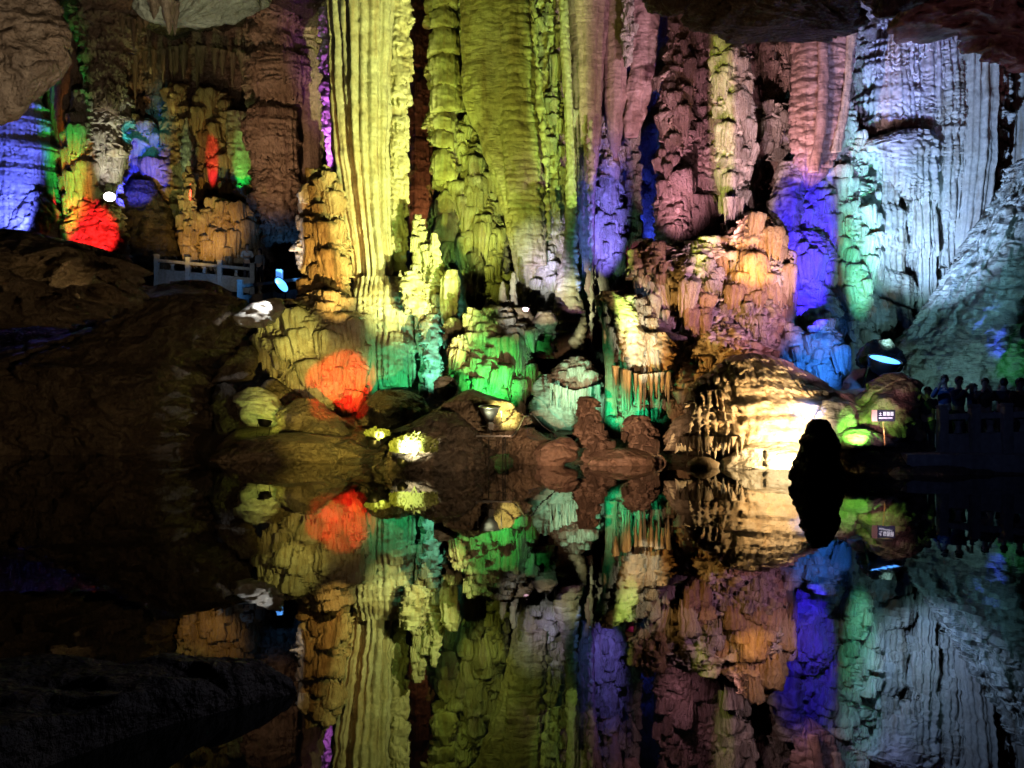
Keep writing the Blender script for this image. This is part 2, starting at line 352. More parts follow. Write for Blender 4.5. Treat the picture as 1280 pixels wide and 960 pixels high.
def form(name, D, rows, style, mat, label=None, cat=None, parent=None, group=None, dr=.8, k=1.0, sc=1.0, fringe=0., lean=0., res=1.0, kind=None, maxd=2.2, fsp=.2, lobes=None):
    """a closed dripstone body: rows = (photo row, left, right) silhouettes at distance D"""
    SEED[0] += 1; s = SEED[0] % 97
    st = STY[style]
    R = np.array(rows, dtype=float)
    y0, y1 = R[0, 0], R[-1, 0]
    wpx = np.mean(R[:, 2] - R[:, 1])
    nF = int(np.clip(wpx * .95 * res, 20, 330)); nB = max(8, nF // 6); nV = int(np.clip((y1 - y0) * .72 * res, 14, 420))
    yy = np.linspace(y0, y1, nV)
    xl = np.interp(yy, R[:, 0], R[:, 1]); xr = np.interp(yy, R[:, 0], R[:, 2])
    ksm = max(3, nV // 22) | 1; ker = np.hanning(ksm + 2)[1:-1]; ker /= ker.sum()
    def sm(a):
        p = ksm // 2; b = np.concatenate([2 * a[0] - a[p:0:-1], a, 2 * a[-1] - a[-2:-p - 2:-1]]); return np.convolve(b, ker, 'valid')
    xl = sm(xl); xr = sm(xr)
    z = CAMZ + (HY - yy) / F * D
    if name in ('drapery', 'dome', 'knob', 'mound'): dr *= .62; D = D + .2
    Dz = D + lean * (z - z[-1])
    hw = (xr - xl) / 2 * Dz / F; cx = ((xl + xr) / 2 - 640) / F * Dz
    if style not in ('rib', 'flute', 'smooth', 'scallop'):
        cx = cx + hw * .13 * fbm2(z * 1.3 + s, z * 0 + s, 3, s); hw = hw * (1 + .10 * fbm2(z * 1.9 + s, z * 0 + s + 9, 3, s + 1))
    hd = np.minimum(hw * dr, maxd); hd = np.maximum(hd, hw.clip(0, .3) * dr)
    tf = np.linspace(-1, 1, nF); af = tf * math.radians(115)
    ab = np.linspace(math.radians(115), math.radians(245), nB + 2)[1:-1]
    a = np.concatenate([af, ab]); a = np.where(a > math.pi, a - 2 * math.pi, a)
    o = np.argsort(a); a = a[o]; n = len(a)
    A, Z = np.meshgrid(a, z); HW = hw[:, None]; HD = hd[:, None]
    Rm = float(np.mean((hw + hd) / 2)) + .25 * float(np.max(hw))
    X = cx[:, None] + HW * np.sin(A); Y = Dz[:, None] - HD * np.cos(A)
    U = A * Rm + s * 3.7; Vv = Z + s * 1.3
    if style in ('organ', 'tier', 'nodule', 'scale', 'dome'): U = X + np.sign(A) * HD * (1 - np.cos(A)) * .8 + s * 3.7
    nx = np.sin(A) / np.maximum(HW, .02); ny = -np.cos(A) / np.maximum(HD, .02)
    ln = np.hypot(nx, ny); nx /= ln; ny /= ln
    d = np.zeros_like(X)
    lim = np.clip(HW / .42, .22, 1)         # thin bodies get shallower relief
    for sp, am in st['pipe']: d += 1.25 * am * k * sc ** .6 * (pipes(U, Vv, sp * sc, s) - .6) * lim
    for q, (sp, w, am, rag, ns, fl, rd) in enumerate(st['cell']):
        w2 = min(w * sc, 2.2 * Rm) if q == 0 else w * sc
        d += 1.4 * am * k * sc ** .7 * (cells(U, Vv, sp * sc, w2, s + 11 * q, rag, ns, fl, rd) - .5) * lim
    if st['fbm']:
        d += st['fbm'] * k * 1.6 * fbm2(U * .7, Vv * .45, 3, s) * lim
        d += st['fbm'] * k * .5 * fbm2(U * 3.5, Vv * 3.0, 3, s + 4) * lim
    if st['rib']:
        wv = Vv / (.13 * sc) + 1.4 * pn2(U * 1.3, Vv * .9, s + 8) + .5 * pn2(U * 5, Vv * 2, s + 6)
        d += st['rib'] * k * (1 - np.abs((wv % 1) * 2 - 1)) * (.6 + .7 * pn2(U * .8, Vv * .6, s + 2)) * lim
    if st.get('rock'):
        am = st['rock'] * k * np.clip(HW / 1.6, .12, 1.3)
        q = 1 / (1.7 * sc)
        base = pn3(X * q, Y * q, Z * q, s) + .45 * (1 - 2.4 * np.abs(pn3(X * q * 2.1, Y * q * 2.1, Z * q * 2.6, s + 3))) + .22 * (1 - 2 * np.abs(pn3(X * q * 5, Y * q * 5, Z * q * 7, s + 5)))
        d += am * (base - .15)
        d += .10 * k * fbm3(X * 3.1, Y * 3.1, Z * 4.5, 4, s) - .10 * k * ss(.10, .0, np.abs(pn3(X * 1.1, Y * 1.1, Z * 1.3, s + 12)))
    if name == 'boulder' and style == 'rock':
        fr_ = np.random.RandomState(s); zc = (z[0] + z[-1]) / 2; hz = (z[0] - z[-1]) / 2 + .05
        px_ = (X - cx.mean()) / max(hw.max(), .1); py_ = (Y - D) / max(hd.max(), .1); pz_ = (Z - zc) / hz
        rl = np.sqrt(px_ ** 2 + py_ ** 2 + pz_ ** 2) + 1e-6; f_ = np.full_like(X, 9.)
        for _ in range(26):
            nv = fr_.randn(3); nv /= np.linalg.norm(nv); dt = (px_ * nv[0] + py_ * nv[1] + pz_ * nv[2]) / rl
            f_ = np.minimum(f_, (.80 + .14 * fr_.rand()) / np.maximum(dt, .05))
        f_ = np.clip(f_, .7, 1.16); X = cx.mean() + (X - cx.mean()) * (1 + (f_ - 1) * .8); Y = D + (Y - D) * f_; Z = zc + (Z - zc) * (1 + (f_ - 1) * .6)
        d = d * .55
    back = 1 - ss(math.radians(120), math.radians(178), np.abs(A))
    d = d * back
    X = X + nx * d; Y = Y + ny * d
    Z2 = Z - .35 * np.clip(d, 0, 1)
    if fringe:
        t = np.linspace(0, 1, nV)[:, None]
        pp = pipes(U, Vv * 0, fsp, s + 2) - .35 + .6 * pn2(U * .8, U * 0, s + 1)
        Z2 = Z2 - fringe * pp * t ** 6 * back
    V = np.stack([X, Y, Z2], -1).reshape(-1, 3)
    i = np.arange(nV - 1)[:, None] * n; j = np.arange(n)[None, :]; j2 = (j + 1) % n
    Q = np.stack([i + j, i + n + j, i + n + j2, i + j2], -1).reshape(-1, 4)
    top = V[:n].mean(0) + [0, 0, .12 * hw[0]]; bot = V[-n:].mean(0) - [0, 0, .12 * hw[-1]]
    V = np.vstack([V, top, bot]); it, ib = len(V) - 2, len(V) - 1
    jj = np.arange(n); T = np.vstack([np.stack([jj, (jj + 1) % n, np.full(n, it)], -1), np.stack([(nV - 1) * n + (jj + 1) % n, (nV - 1) * n + jj, np.full(n, ib)], -1)])
    ob = mesh_np(name, V, Q, T, mat, loc=(cx[-1], Dz[-1], z[-1]), parent=parent)
    if lobes:
        cnt, s0, s1 = lobes[:3]; lm = lobes[3] if len(lobes) > 3 else mat
        rr = random.Random(s * 5 + 1); fr = np.where(np.abs(a) < math.radians(78))[0]
        lo = int(np.searchsorted(yy, -12))
        for q in range(cnt):
            iv = int(lo + (nV - 1 - lo) * min(.985, (q + rr.random()) / cnt)); ja = int(rr.choice(fr)); p = V[iv * n + ja]
            S_ = min(s0 + (s1 - s0) * rr.random() ** 1.6, .55 * hw[iv] + .05)
            key = (lm, 'lobe', rr.randrange(6))
            if key not in STALM:
                LV, LQ, LT = lobe_mesh(key[2]); lb_ = mesh_np('drip_lobe', LV, LQ, LT, lm); STALM[key] = lb_.data
            else:
                lb_ = bpy.data.objects.new('drip_lobe', STALM[key]); COL.objects.link(lb_)
            lb_.parent = ob; lb_.matrix_parent_inverse = Matrix.Translation(-Vector(ob.location))
            lb_.location = (p[0] - nx[iv, ja] * S_ * .12, p[1] - ny[iv, ja] * S_ * .12, p[2] + S_ * .4)
            lb_.scale = (S_ * (.85 + .4 * rr.random()), S_ * .85, S_ * (.8 + .7 * rr.random())); lb_.rotation_euler = (.25 * rr.random(), .3 * (rr.random() - .5), rr.random() * 6.3)
    tagp(ob, label, cat, group, kind)
    return ob

def lobe_mesh(k):
    """dripstone lobe: domed top, fluted skirt, ragged dripping hem"""
    na, nz = 64, 26; a = np.linspace(0, 2 * np.pi, na, endpoint=False); t = np.linspace(0, 1, nz)
    A, T_ = np.meshgrid(a, t); ca, sa = np.cos(A), np.sin(A)
    prof = np.where(T_ < .35, np.sqrt(np.clip(1 - (1 - T_ / .35) ** 2, 0, 1)), 1 - .35 * ((T_ - .35) / .65) ** 1.3)
    nf = [9, 11, 8, 13, 10, 12][k]
    ph = A * nf / 2 + .8 * np.sin(A * 3 + k) + .5 * np.sin(A * 5 + 2 * k)
    fl = np.abs(np.cos(ph)); cell = np.floor(ph / np.pi + .5).astype(np.int64)
    r = prof * (1 - .20 * (1 - fl ** .7) * ss(.1, .5, T_)) * (1 + .22 * pn2(ca * 1.3 + k * 3, sa * 1.3, k)) * (1 + .10 * pn2(ca * 3 + k, T_ * 5 + sa * 3, k + 3))
    zz = np.where(T_ < .35, -.55 * (1 - np.sqrt(np.clip(1 - (T_ / .35) ** 2 * .96, 0, 1))) , -.44 - 1.0 * (T_ - .35) / .65)
    hem = (.35 * fl + .5 * h2(cell, cell * 0, k) ) * ss(.45, 1, T_)
    zz = zz - hem + .10 * fbm2(ca * 2 + k, sa * 2 + T_ * 3, 3, k) * (T_ > .02)
    V = np.stack([r * ca, r * sa, zz], -1)
    inner = V[-1].copy(); inner[:, :2] *= .6; inner[:, 2] = -.9
    V = np.vstack([V.reshape(-1, 3), inner, [[0, 0, -.8]]])
    i = np.arange(nz)[:, None] * na; j = np.arange(na)[None, :]; j2 = (j + 1) % na
    Q = np.stack([i + j, i + na + j, i + na + j2, i + j2], -1).reshape(-1, 4)
    jj = np.arange(na); T3 = np.stack([nz * na + (jj + 1) % na, nz * na + jj, np.full(na, (nz + 1) * na)], -1)
    return V, Q, T3
# shared little stalactite meshes for fringes
def stal_mesh(s):
    nz, na = 7, 9; V = []; Q = []; T = []
    for i in range(nz):
        t = i / (nz - 1); r = .5 * (1 - t) ** .75 * (1 + .16 * math.sin(i * 2.3 + s)) + .05 * (1 - t)
        for j in range(na):
            an = 2 * math.pi * j / na; rr = r * (1 + .15 * math.sin(3 * an + s))
            V.append((rr * math.sin(an) + .06 * math.sin(t * 3 + s), rr * math.cos(an), -t))
    for i in range(nz - 1):
        for j in range(na): Q.append((i * na + j, i * na + (j + 1) % na, (i + 1) * na + (j + 1) % na, (i + 1) * na + j))
    return V, Q
STALM = {}
def fringe(parent, D, pts, n, L, wd, mat, seed=0, depth=.5):
    """row of separate hanging stalactites along a polyline of photo points"""
    rr = random.Random(seed * 7 + 3)
    P = np.array(pts, float)
    for k in range(n):
        t = (k + rr.random() * .7) / n * (len(P) - 1); i = min(int(t), len(P) - 2); f = t - i
        px = P[i, 0] * (1 - f) + P[i + 1, 0] * f; py = P[i, 1] * (1 - f) + P[i + 1, 1] * f
        key = (mat, k % 4)
        if key not in STALM:
            V, Q = stal_mesh(k % 4 + 1.0)
            ob = mesh_np('stalactite', V, Q, np.zeros((0, 3)), mat); STALM[key] = ob.data
        else:
            ob = bpy.data.objects.new('stalactite', STALM[key]); COL.objects.link(ob)
        p = at(px, py, D - depth * rr.random())
        ln = L * (.4 + .9 * rr.random()); w = wd * (.7 + .6 * rr.random())
        ob.parent = parent; ob.matrix_parent_inverse = Matrix.Translation(-Vector(parent.location))
        ob.location = p + Vector((0, 0, .12)); ob.scale = (w, w, ln); ob.rotation_euler = (0, 0, rr.random() * 6)
        NT[0] += 108

exec_marker = None
# ================================================================== SETTING
# water
def grid(name, xs, ys, zf, mat, kind='structure', parent=None):
    X, Y = np.meshgrid(xs, ys); Z = zf(X, Y)
    V = np.stack([X, Y, Z], -1).reshape(-1, 3); n = len(xs); m = len(ys)
    i = np.arange(m - 1)[:, None] * n; j = np.arange(n - 1)[None, :]
    Q = np.stack([i + j, i + j + 1, i + n + j + 1, i + n + j], -1).reshape(-1, 4)
    o = mesh_np(name, V, Q, np.zeros((0, 3)), mat, parent=parent); tagp(o, kind=kind); return o
wm = bpy.data.materials.new('still_water'); wm.use_nodes = True
nt = wm.node_tree; b = nt.nodes['Principled BSDF']
b.inputs['Base Color'].default_value = (.003, .004, .003, 1); b.inputs['Roughness'].default_value = .012; b.inputs['IOR'].default_value = 1.33; b.inputs['Specular IOR Level'].default_value = .31
tc = nt.nodes.new('ShaderNodeTexCoord'); mp = nt.nodes.new('ShaderNodeMapping'); mp.inputs['Scale'].default_value = (1.3, .7, 1)
n1 = nt.nodes.new('ShaderNodeTexNoise'); n1.inputs['Scale'].default_value = 1.6; n1.inputs['Detail'].default_value = 3
bp = nt.nodes.new('ShaderNodeBump'); bp.inputs['Distance'].default_value = .0016; bp.inputs['Strength'].default_value = 1
nt.links.new(tc.outputs['Object'], mp.inputs[0]); nt.links.new(mp.outputs[0], n1.inputs['Vector']); nt.links.new(n1.outputs[0], bp.inputs['Height']); nt.links.new(bp.outputs[0], b.inputs['Normal'])
MATS['still_water'] = wm
grid('water', np.linspace(-60, 60, 3), np.linspace(-20, 60, 3), lambda X, Y: X * 0, 'still_water')
# ground under everything
def ground_z(X, Y):
    px = 640 + X / np.maximum(Y, 1) * F
    base = np.interp(Y, [0, 20.6, 22.4, 24, 27, 29, 31, 36, 45, 60], [-1.2, -1.0, -.15, .35, 1.0, 1.35, 2.1, 3.0, 4.2, 5])
    left = np.interp(Y, [0, 27, 29, 33, 36, 60], [-1.2, -1.0, .2, 4.0, 6.2, 6.8])
    right = np.interp(Y, [0, 16.5, 18.6, 19.4, 23, 30, 60], [-1.2, -1., -.1, .3, .4, 1.5, 3])
    wl = ss(300, 220, px); wr = ss(1060, 1130, px)
    z = base * (1 - wl) * (1 - wr) + left * wl + right * wr
    return z + .16 * fbm2(X * .6, Y * .6, 4, 3) + .04 * fbm2(X * 3, Y * 3, 2, 9)
grid('ground', np.linspace(-34, 26, 300), np.concatenate([np.linspace(-8, 16, 12), np.linspace(16.5, 48, 190), np.linspace(50, 62, 6)]), ground_z, 'wet_boulder')
# cave walls and roof
def back_y(px): return np.interp(px, [-400, 60, 380, 460, 700, 900, 1060, 1300, 1700], [44, 46, 46, 36, 34, 33.5, 33, 31, 29])
def wall(name, pxs, f, mat):
    zz = np.linspace(-2, 22, 110); P, Z = np.meshgrid(pxs, zz); Y = f(P)
    X = (P - 640) / F * Y
    d = .35 * pipes(X, Z, .8, 5) + .8 * fbm3(X * .25, Z * .18, Y * .1, 3, 4) + .5 * cells(X, Z, 1.4, 1.6, 8, .4, 5, .4, 0)
    Y = Y - d
    V = np.stack([X, Y, Z], -1).reshape(-1, 3); n = len(pxs); m = len(zz)
    i = np.arange(m - 1)[:, None] * n; j = np.arange(n - 1)[None, :]
    Q = np.stack([i + j, i + j + 1, i + n + j + 1, i + n + j], -1).reshape(-1, 4)
    o = mesh_np(name, V, Q, np.zeros((0, 3)), mat); tagp(o, kind='structure')
wall('cave_wall', np.linspace(-420, 1720, 440), back_y, 'brown_limestone')
def roof_z(X, Y):
    z = np.interp(Y, [-10, 10, 18, 22, 30, 46, 62], [8.5, 8.6, 11.5, 13.6, 17.0, 20.5, 21])
    return z + 1.0 * fbm2(X * .22, Y * .22, 3, 21) - .5 * cells(X, Y, 1.5, 1.5, 4, .2, 2, .2, .8) + .2 * fbm2(X, Y, 3, 2)
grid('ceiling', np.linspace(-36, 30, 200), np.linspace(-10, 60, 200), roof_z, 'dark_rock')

# ================================================================== FORMATIONS
# ---- far left chamber
form('flowstone_wall', 40, [(90, -90, 40), (125, -80, 52), (160, -80, 62), (220, -80, 72), (260, -80, 80), (310, -80, 84), (340, -80, 84)], 'organ', 'white_calcite',
     'wide fluted flowstone wall glowing blue behind the big upper left boulder', 'flowstone', k=.8, dr=.5, maxd=1.6)
form('flowstone_mound', 39, [(240, 40, 52), (265, 25, 72), (290, 15, 82), (315, 5, 86)], 'smooth', 'white_calcite',
     'small smooth blue-lit mound at the foot of the blue flowstone wall', 'flowstone')
form('stone_column', 41, [(-60, 48, 112), (0, 52, 108), (60, 60, 104), (120, 62, 104), (200, 62, 100), (260, 66, 100), (320, 70, 110)], 'flute', 'brown_limestone',
     'tall smooth dark green column between blue wall and red-footed column', 'column', k=.7)
t = form('stone_column', 39.5, [(95, 112, 150), (120, 108, 158), (150, 92, 160), (185, 84, 162), (215, 80, 152), (240, 84, 148), (262, 86, 150), (282, 80, 156), (305, 74, 158), (325, 80, 160)], 'nodule', 'nodular_calcite',
     'knobbly column with white middle and red-lit foot beside the white lamp', 'column', k=1.2, lobes=(60, .25, .6))
form('stalagmite', 38.9, [(112, 139, 144), (130, 136, 148), (160, 133, 150), (195, 130, 156)], 'tier', 'pale_limestone', parent=t)
form('mound', 38.6, [(245, 110, 128), (262, 92, 150), (285, 80, 154), (315, 72, 158)], 'nodule', 'ochre_limestone', parent=t, sc=.8)
t = form('hanging_drapery', 38.5, [(-60, 80, 180), (0, 88, 190), (30, 92, 180), (60, 100, 164), (90, 108, 158), (112, 112, 156), (132, 118, 150)], 'tier', 'brown_limestone',
     'brown fluted drapery hanging over the knobbly white and red column', 'stalactite', fringe=.6)
fringe(t, 37.8, [(150, 20), (170, 30), (185, 22)], 5, 1.0, .35, 'brown_limestone', 1)
t = form('flowstone_curtain', 45, [(-40, 145, 330), (20, 150, 325), (60, 155, 322), (100, 158, 322), (140, 160, 320), (165, 162, 318)], 'organ', 'brown_limestone',
     'wide dim green-brown curtain of thin flutes at the back of the left chamber', 'flowstone', fringe=1.4, dr=.3, maxd=1.4)
fringe(t, 43.4, [(165, 70), (240, 60), (320, 75)], 14, 2.0, .35, 'brown_limestone', 2)
form('flowstone_mound', 43.5, [(150, 160, 195), (180, 150, 202), (215, 146, 200), (245, 150, 200), (275, 140, 205)], 'nodule', 'pale_limestone',
     'deep blue glowing rock right of the white lamp in left chamber', 'flowstone', lobes=(24, .25, .6))
form('stone_column', 43, [(105, 212, 232), (140, 206, 236), (170, 200, 238), (215, 192, 246), (260, 198, 250), (300, 215, 255), (330, 215, 260)], 'tier', 'ochre_limestone',
     'broad brown column left of the red streak in the left chamber', 'column', lobes=(30, .3, .7))
form('stone_column', 43.5, [(120, 245, 292), (160, 240, 296), (200, 242, 294), (250, 246, 290), (310, 250, 300), (335, 250, 305)], 'tier', 'ochre_limestone',
     'brown column with small red-lit drips right of the red streak', 'column', lobes=(30, .3, .7))
form('stalagmite', 40.5, [(210, 232, 240), (235, 229, 246), (265, 226, 246), (290, 222, 243), (312, 228, 246), (330, 238, 250)], 'nodule', 'ochre_limestone',
     'thin knobbly golden stalagmite rising above the left balustrade', 'stalagmite', sc=.7, lobes=(26, .15, .3))
form('stalagmite', 42.2, [(148, 231, 235), (170, 229, 238), (200, 226, 240), (225, 230, 240)], 'nodule', 'white_calcite',
     'thin bright red spindle of stone high in the left chamber', 'stalagmite', sc=.6)
t = form('stone_column', 42.6, [(140, 284, 306), (165, 282, 318), (190, 285, 322), (215, 290, 320), (240, 296, 320), (252, 298, 316)], 'organ', 'pale_limestone',
     'green-lit fluted hanging block with red fringe in left chamber', 'stalactite', fringe=.5)
fringe(t, 41.9, [(298, 236), (318, 236)], 6, 1.0, .28, 'pale_limestone', 4)
t = form('stone_column', 40, [(-60, 296, 408), (0, 306, 404), (50, 310, 404), (90, 308, 404), (128, 310, 404), (170, 312, 402), (215, 318, 400), (250, 318, 404), (290, 326, 404), (340, 330, 408)], 'organ', 'brown_limestone',
     'massive dim brown fluted column between the left chamber and yellow column', 'column', k=1.3, dr=.6)
form('drapery', 38.6, [(-60, 306, 370), (0, 306, 378), (18, 308, 380), (42, 312, 372), (58, 330, 366)], 'dome', 'brown_limestone', parent=t, fringe=.4)
form('drapery', 38.5, [(56, 322, 362), (70, 312, 384), (95, 314, 390), (112, 316, 380), (126, 320, 374)], 'organ', 'brown_limestone', parent=t, fringe=.5)
form('drapery', 38.3, [(126, 318, 350), (136, 306, 368), (152, 303, 374), (175, 306, 374), (200, 316, 374), (208, 320, 374)], 'organ', 'brown_limestone', parent=t, fringe=.6)
form('drapery', 38.3, [(205, 330, 356), (218, 320, 372), (245, 318, 374), (268, 328, 372), (290, 340, 368)], 'nodule', 'brown_limestone', parent=t, fringe=.5)
form('drapery', 38.9, [(60, 372, 392), (90, 370, 402), (150, 372, 404), (215, 376, 402), (232, 380, 400)], 'flute', 'brown_limestone', parent=t, sc=.5)
form('boulder', 41.5, [(255, 262, 318), (280, 255, 332), (310, 250, 342), (335, 250, 346)], 'nodule', 'ochre_limestone',
     'dim orange-brown knobbly bank behind the two people on the bridge', 'rock', lobes=(40, .25, .6))
form('boulder', 40.5, [(300, 340, 372), (320, 330, 380), (345, 326, 386)], 'rock', 'dark_rock',
     'dark rock beside the bridge above the blue lamp', 'rock')
form('boulder', 42, [(232, 168, 192), (250, 158, 206), (275, 152, 222), (310, 150, 232), (335, 150, 240)], 'rock', 'dark_rock',
     'dark bank right of the red-lit stone foot behind the balustrade', 'rock')

# ---- left of the yellow column
form('stone_column', 33, [(10, 400, 416), (60, 400, 420), (120, 401, 424), (170, 404, 424), (200, 408, 424), (216, 411, 424)], 'nodule', 'white_calcite',
     'narrow violet-lit column edge behind the great yellow column', 'column', sc=.8)
t = form('stone_column', 29.5, [(212, 392, 412), (224, 386, 422), (240, 384, 428), (262, 382, 432), (290, 378, 434), (320, 378, 436), (350, 380, 438), (380, 372, 442)], 'nodule', 'ochre_limestone',
     'short knobbly orange column left of the great yellow column', 'column', k=.9, lobes=(60, .18, .45))
form('drapery', 28.8, [(228, 378, 388), (240, 372, 388), (252, 374, 386)], 'nodule', 'white_calcite', parent=t, sc=.6)
form('drapery', 28.9, [(292, 376, 392), (306, 367, 402), (325, 368, 404), (342, 374, 398), (352, 380, 392)], 'nodule', 'pale_limestone', parent=t, sc=.7)
form('drapery', 28.7, [(328, 398, 420), (345, 388, 428), (365, 382, 432), (378, 382, 430)], 'tier', 'ochre_limestone', parent=t, fringe=.2)
t = form('flowstone_mound', 28.6, [(366, 384, 430), (384, 352, 442), (400, 332, 448), (425, 322, 454), (445, 338, 458), (470, 352, 459), (495, 362, 460), (514, 376, 462)], 'nodule', 'pale_limestone',
     'big knobbly mound, yellow on top with bright red lower side', 'flowstone', k=1.2, dr=.75, lobes=(70, .18, .5))
form('drapery', 28.0, [(402, 338, 352), (412, 326, 364), (430, 322, 368), (450, 332, 364), (462, 340, 358)], 'nodule', 'pale_limestone', parent=t, sc=.9)
for (D_, rows_, mt, lb) in [
  (26.0, [(484, 306, 330), (494, 298, 350), (510, 297, 356), (524, 300, 356), (532, 310, 352)], 'slope_flowstone', 'rounded bright yellow boulder above the black floodlight'),
  (25.4, [(500, 372, 392), (510, 352, 404), (530, 344, 432), (548, 342, 446), (562, 340, 450)], 'wet_boulder', 'smooth olive boulder right of the black floodlight'),
  (27.2, [(432, 300, 316), (445, 288, 320), (462, 275, 320), (476, 272, 318)], 'wet_boulder', 'tilted olive slab of rock at the dark edge of the left shore'),
  (27.4, [(474, 330, 348), (490, 322, 372), (505, 330, 384), (520, 340, 388)], 'wet_boulder', 'brown pointed rock under the yellow knobbly mound'),
  (26.6, [(478, 270, 286), (500, 266, 300), (525, 268, 306), (545, 272, 320)], 'dark_rock', 'dark brown rock behind the rounded yellow boulder'),
  (26.2, [(487, 470, 500), (500, 458, 530), (515, 450, 545), (530, 452, 550)], 'wet_boulder', 'cracked olive rock under the green-fringed column'),
  (24.2, [(545, 300, 440), (556, 282, 462), (572, 272, 466), (584, 280, 460)], 'wet_boulder', 'low brown ledge at the waterline below the black floodlight'),
  (21.2, [(512, 540, 572), (530, 500, 590), (550, 468, 602), (575, 460, 606), (598, 458, 606), (620, 456, 606)], 'dark_rock', 'large dark brown boulder holding the glowing leaf clump'),
  (22.4, [(486, 570, 600), (500, 548, 640), (520, 545, 652), (545, 560, 650), (568, 590, 640)], 'wet_boulder', 'brown boulder behind the steel floodlight'),
  (22.6, [(535, 645, 668), (548, 632, 690), (566, 634, 702), (584, 640, 702)], 'wet_boulder', 'small brown rock between floodlight stand and brown stalagmites'),
  (21.8, [(545, 700, 716), (556, 678, 722), (572, 672, 716), (584, 672, 700)], 'brown_limestone', 'little brown rock left of the tall brown stalagmite'),
  (21.0, [(571, 868, 890), (578, 858, 898), (588, 857, 900), (596, 862, 894)], 'pale_limestone', 'small round pale boulder on the waterline left of the glare'),
  (21.4, [(545, 950, 990), (556, 925, 1010), (572, 908, 1020), (592, 905, 1020), (604, 906, 1018)], 'slope_flowstone', 'pale blown-out boulder at the foot of the warm flowstone'),
  (20.6, [(556, 1050, 1100), (568, 1040, 1160), (584, 1030, 1215), (600, 1030, 1290), (612, 1030, 1400)], 'dark_rock', 'long low dark bank right of the black stalagmite'),
  (21.4, [(462, 1105, 1128), (476, 1086, 1140), (495, 1070, 1148), (520, 1050, 1156), (548, 1040, 1160), (570, 1040, 1165)], 'brown_limestone', 'purple-brown rock ridge below the blue-white lamp'),
  (20.6, [(502, 1030, 1062), (515, 1022, 1070), (535, 1020, 1070), (552, 1026, 1068)], 'slope_flowstone', 'yellow-green lit rock left of the small sign'),
  (20.2, [(536, 1060, 1090), (544, 1040, 1104), (556, 1036, 1108)], 'slope_flowstone', 'low bright green rock at the foot of the sign'),
  (20.6, [(550, 1120, 1150), (566, 1105, 1180), (586, 1100, 1190)], 'dark_rock', 'dark rock between the sign and the right balustrade'),
  ]:
    form('boulder', D_, rows_, 'rock', mt, lb, 'rock', dr=.9, k=.5 if 'small round' in lb else 1.1)
form('boulder', 26.2, [(372, 335, 352), (382, 312, 356), (395, 296, 350), (408, 292, 330)], 'rock', 'white_calcite', 'small rock dazzling white under the blue lamp of the bridge', 'rock', sc=.5)
# the dark left bank
form('boulder', 28, [(348, 205, 245), (365, 190, 300), (390, 150, 320), (420, 60, 310), (460, -60, 280), (510, -80, 262), (550, -90, 250), (575, -90, 248)], 'rock', 'wet_boulder',
     'huge dark brown bank of rock along the left waterline', 'rock', dr=.6, sc=1.4, k=1.2, maxd=3.0)
form('boulder', 31, [(352, 218, 262), (366, 196, 292), (390, 186, 312), (412, 190, 318)], 'rock', 'wet_boulder',
     'rounded brown hump below the left balustrade', 'rock', dr=.7, sc=.8)
form('rock_ledge', 23, [(292, -80, 60), (306, -80, 118), (322, -80, 158), (340, -80, 163), (356, -80, 162), (372, -80, 110), (392, -80, 70), (404, -80, 30)], 'rock', 'wet_boulder',
     'jutting brown rock ledge at left above the dark bank', 'rock', dr=.5, sc=.9, k=1.1)
form('boulder', 15, [(-60, -60, 52), (0, -40, 60), (25, -30, 78), (55, -20, 90), (78, -20, 92), (100, -20, 78), (122, -20, 40), (140, -20, 10), (146, -20, 0)], 'rock', 'wet_boulder',
     'large grey-brown boulder bulging from the upper left corner', 'rock', dr=.8, sc=.8, k=.7)
t = form('roof_rock', 27, [(-80, 180, 360), (-30, 180, 330), (0, 186, 316), (12, 190, 286), (22, 194, 262), (28, 200, 240)], 'smooth', 'slope_flowstone',
     'smooth pale green lump of roof above the left chamber', 'rock')
fringe(t, 25.6, [(192, 6), (226, 8)], 3, .9, .35, 'brown_limestone', 9)

# ---- the great yellow column (several fused bodies, each its own drapery)
t = form('stone_column', 30, [(-70, 404, 500), (0, 413, 496), (60, 416, 494), (120, 417, 492), (180, 420, 490), (240, 428, 490), (290, 438, 490), (330, 443, 494), (375, 446, 496)], 'flute', 'pale_limestone',
     'great yellow-lit column with long deep vertical flutes', 'column', k=1.15, res=1.15)
form('drapery', 29.8, [(-70, 486, 520), (0, 484, 518), (100, 484, 514), (180, 484, 512), (260, 484, 510), (330, 484, 512), (368, 486, 512)], 'tier', 'pale_limestone', parent=t, k=.6)
form('drapery', 29.3, [(345, 450, 500), (362, 443, 520), (385, 441, 528), (410, 446, 528), (436, 452, 522)], 'organ', 'pale_limestone', parent=t, fringe=.25)
form('drapery', 28.9, [(415, 476, 505), (428, 468, 518), (445, 468, 519), (465, 472, 518), (480, 476, 514)], 'organ', 'pale_limestone', parent=t, fringe=.3)
form('drapery', 28.8, [(392, 446, 462), (405, 438, 468), (430, 440, 470), (455, 446, 470), (480, 450, 471), (495, 456, 470)], 'flute', 'pale_limestone', parent=t, sc=.6, fringe=.2)
form('stone_column', 33.6, [(-60, 505, 545), (60, 508, 542), (150, 508, 540), (200, 510, 541), (300, 508, 540), (400, 508, 545)], 'organ', 'rusty_limestone',
     'dim rust-brown fluted column right behind the great yellow one', 'column', k=.7)
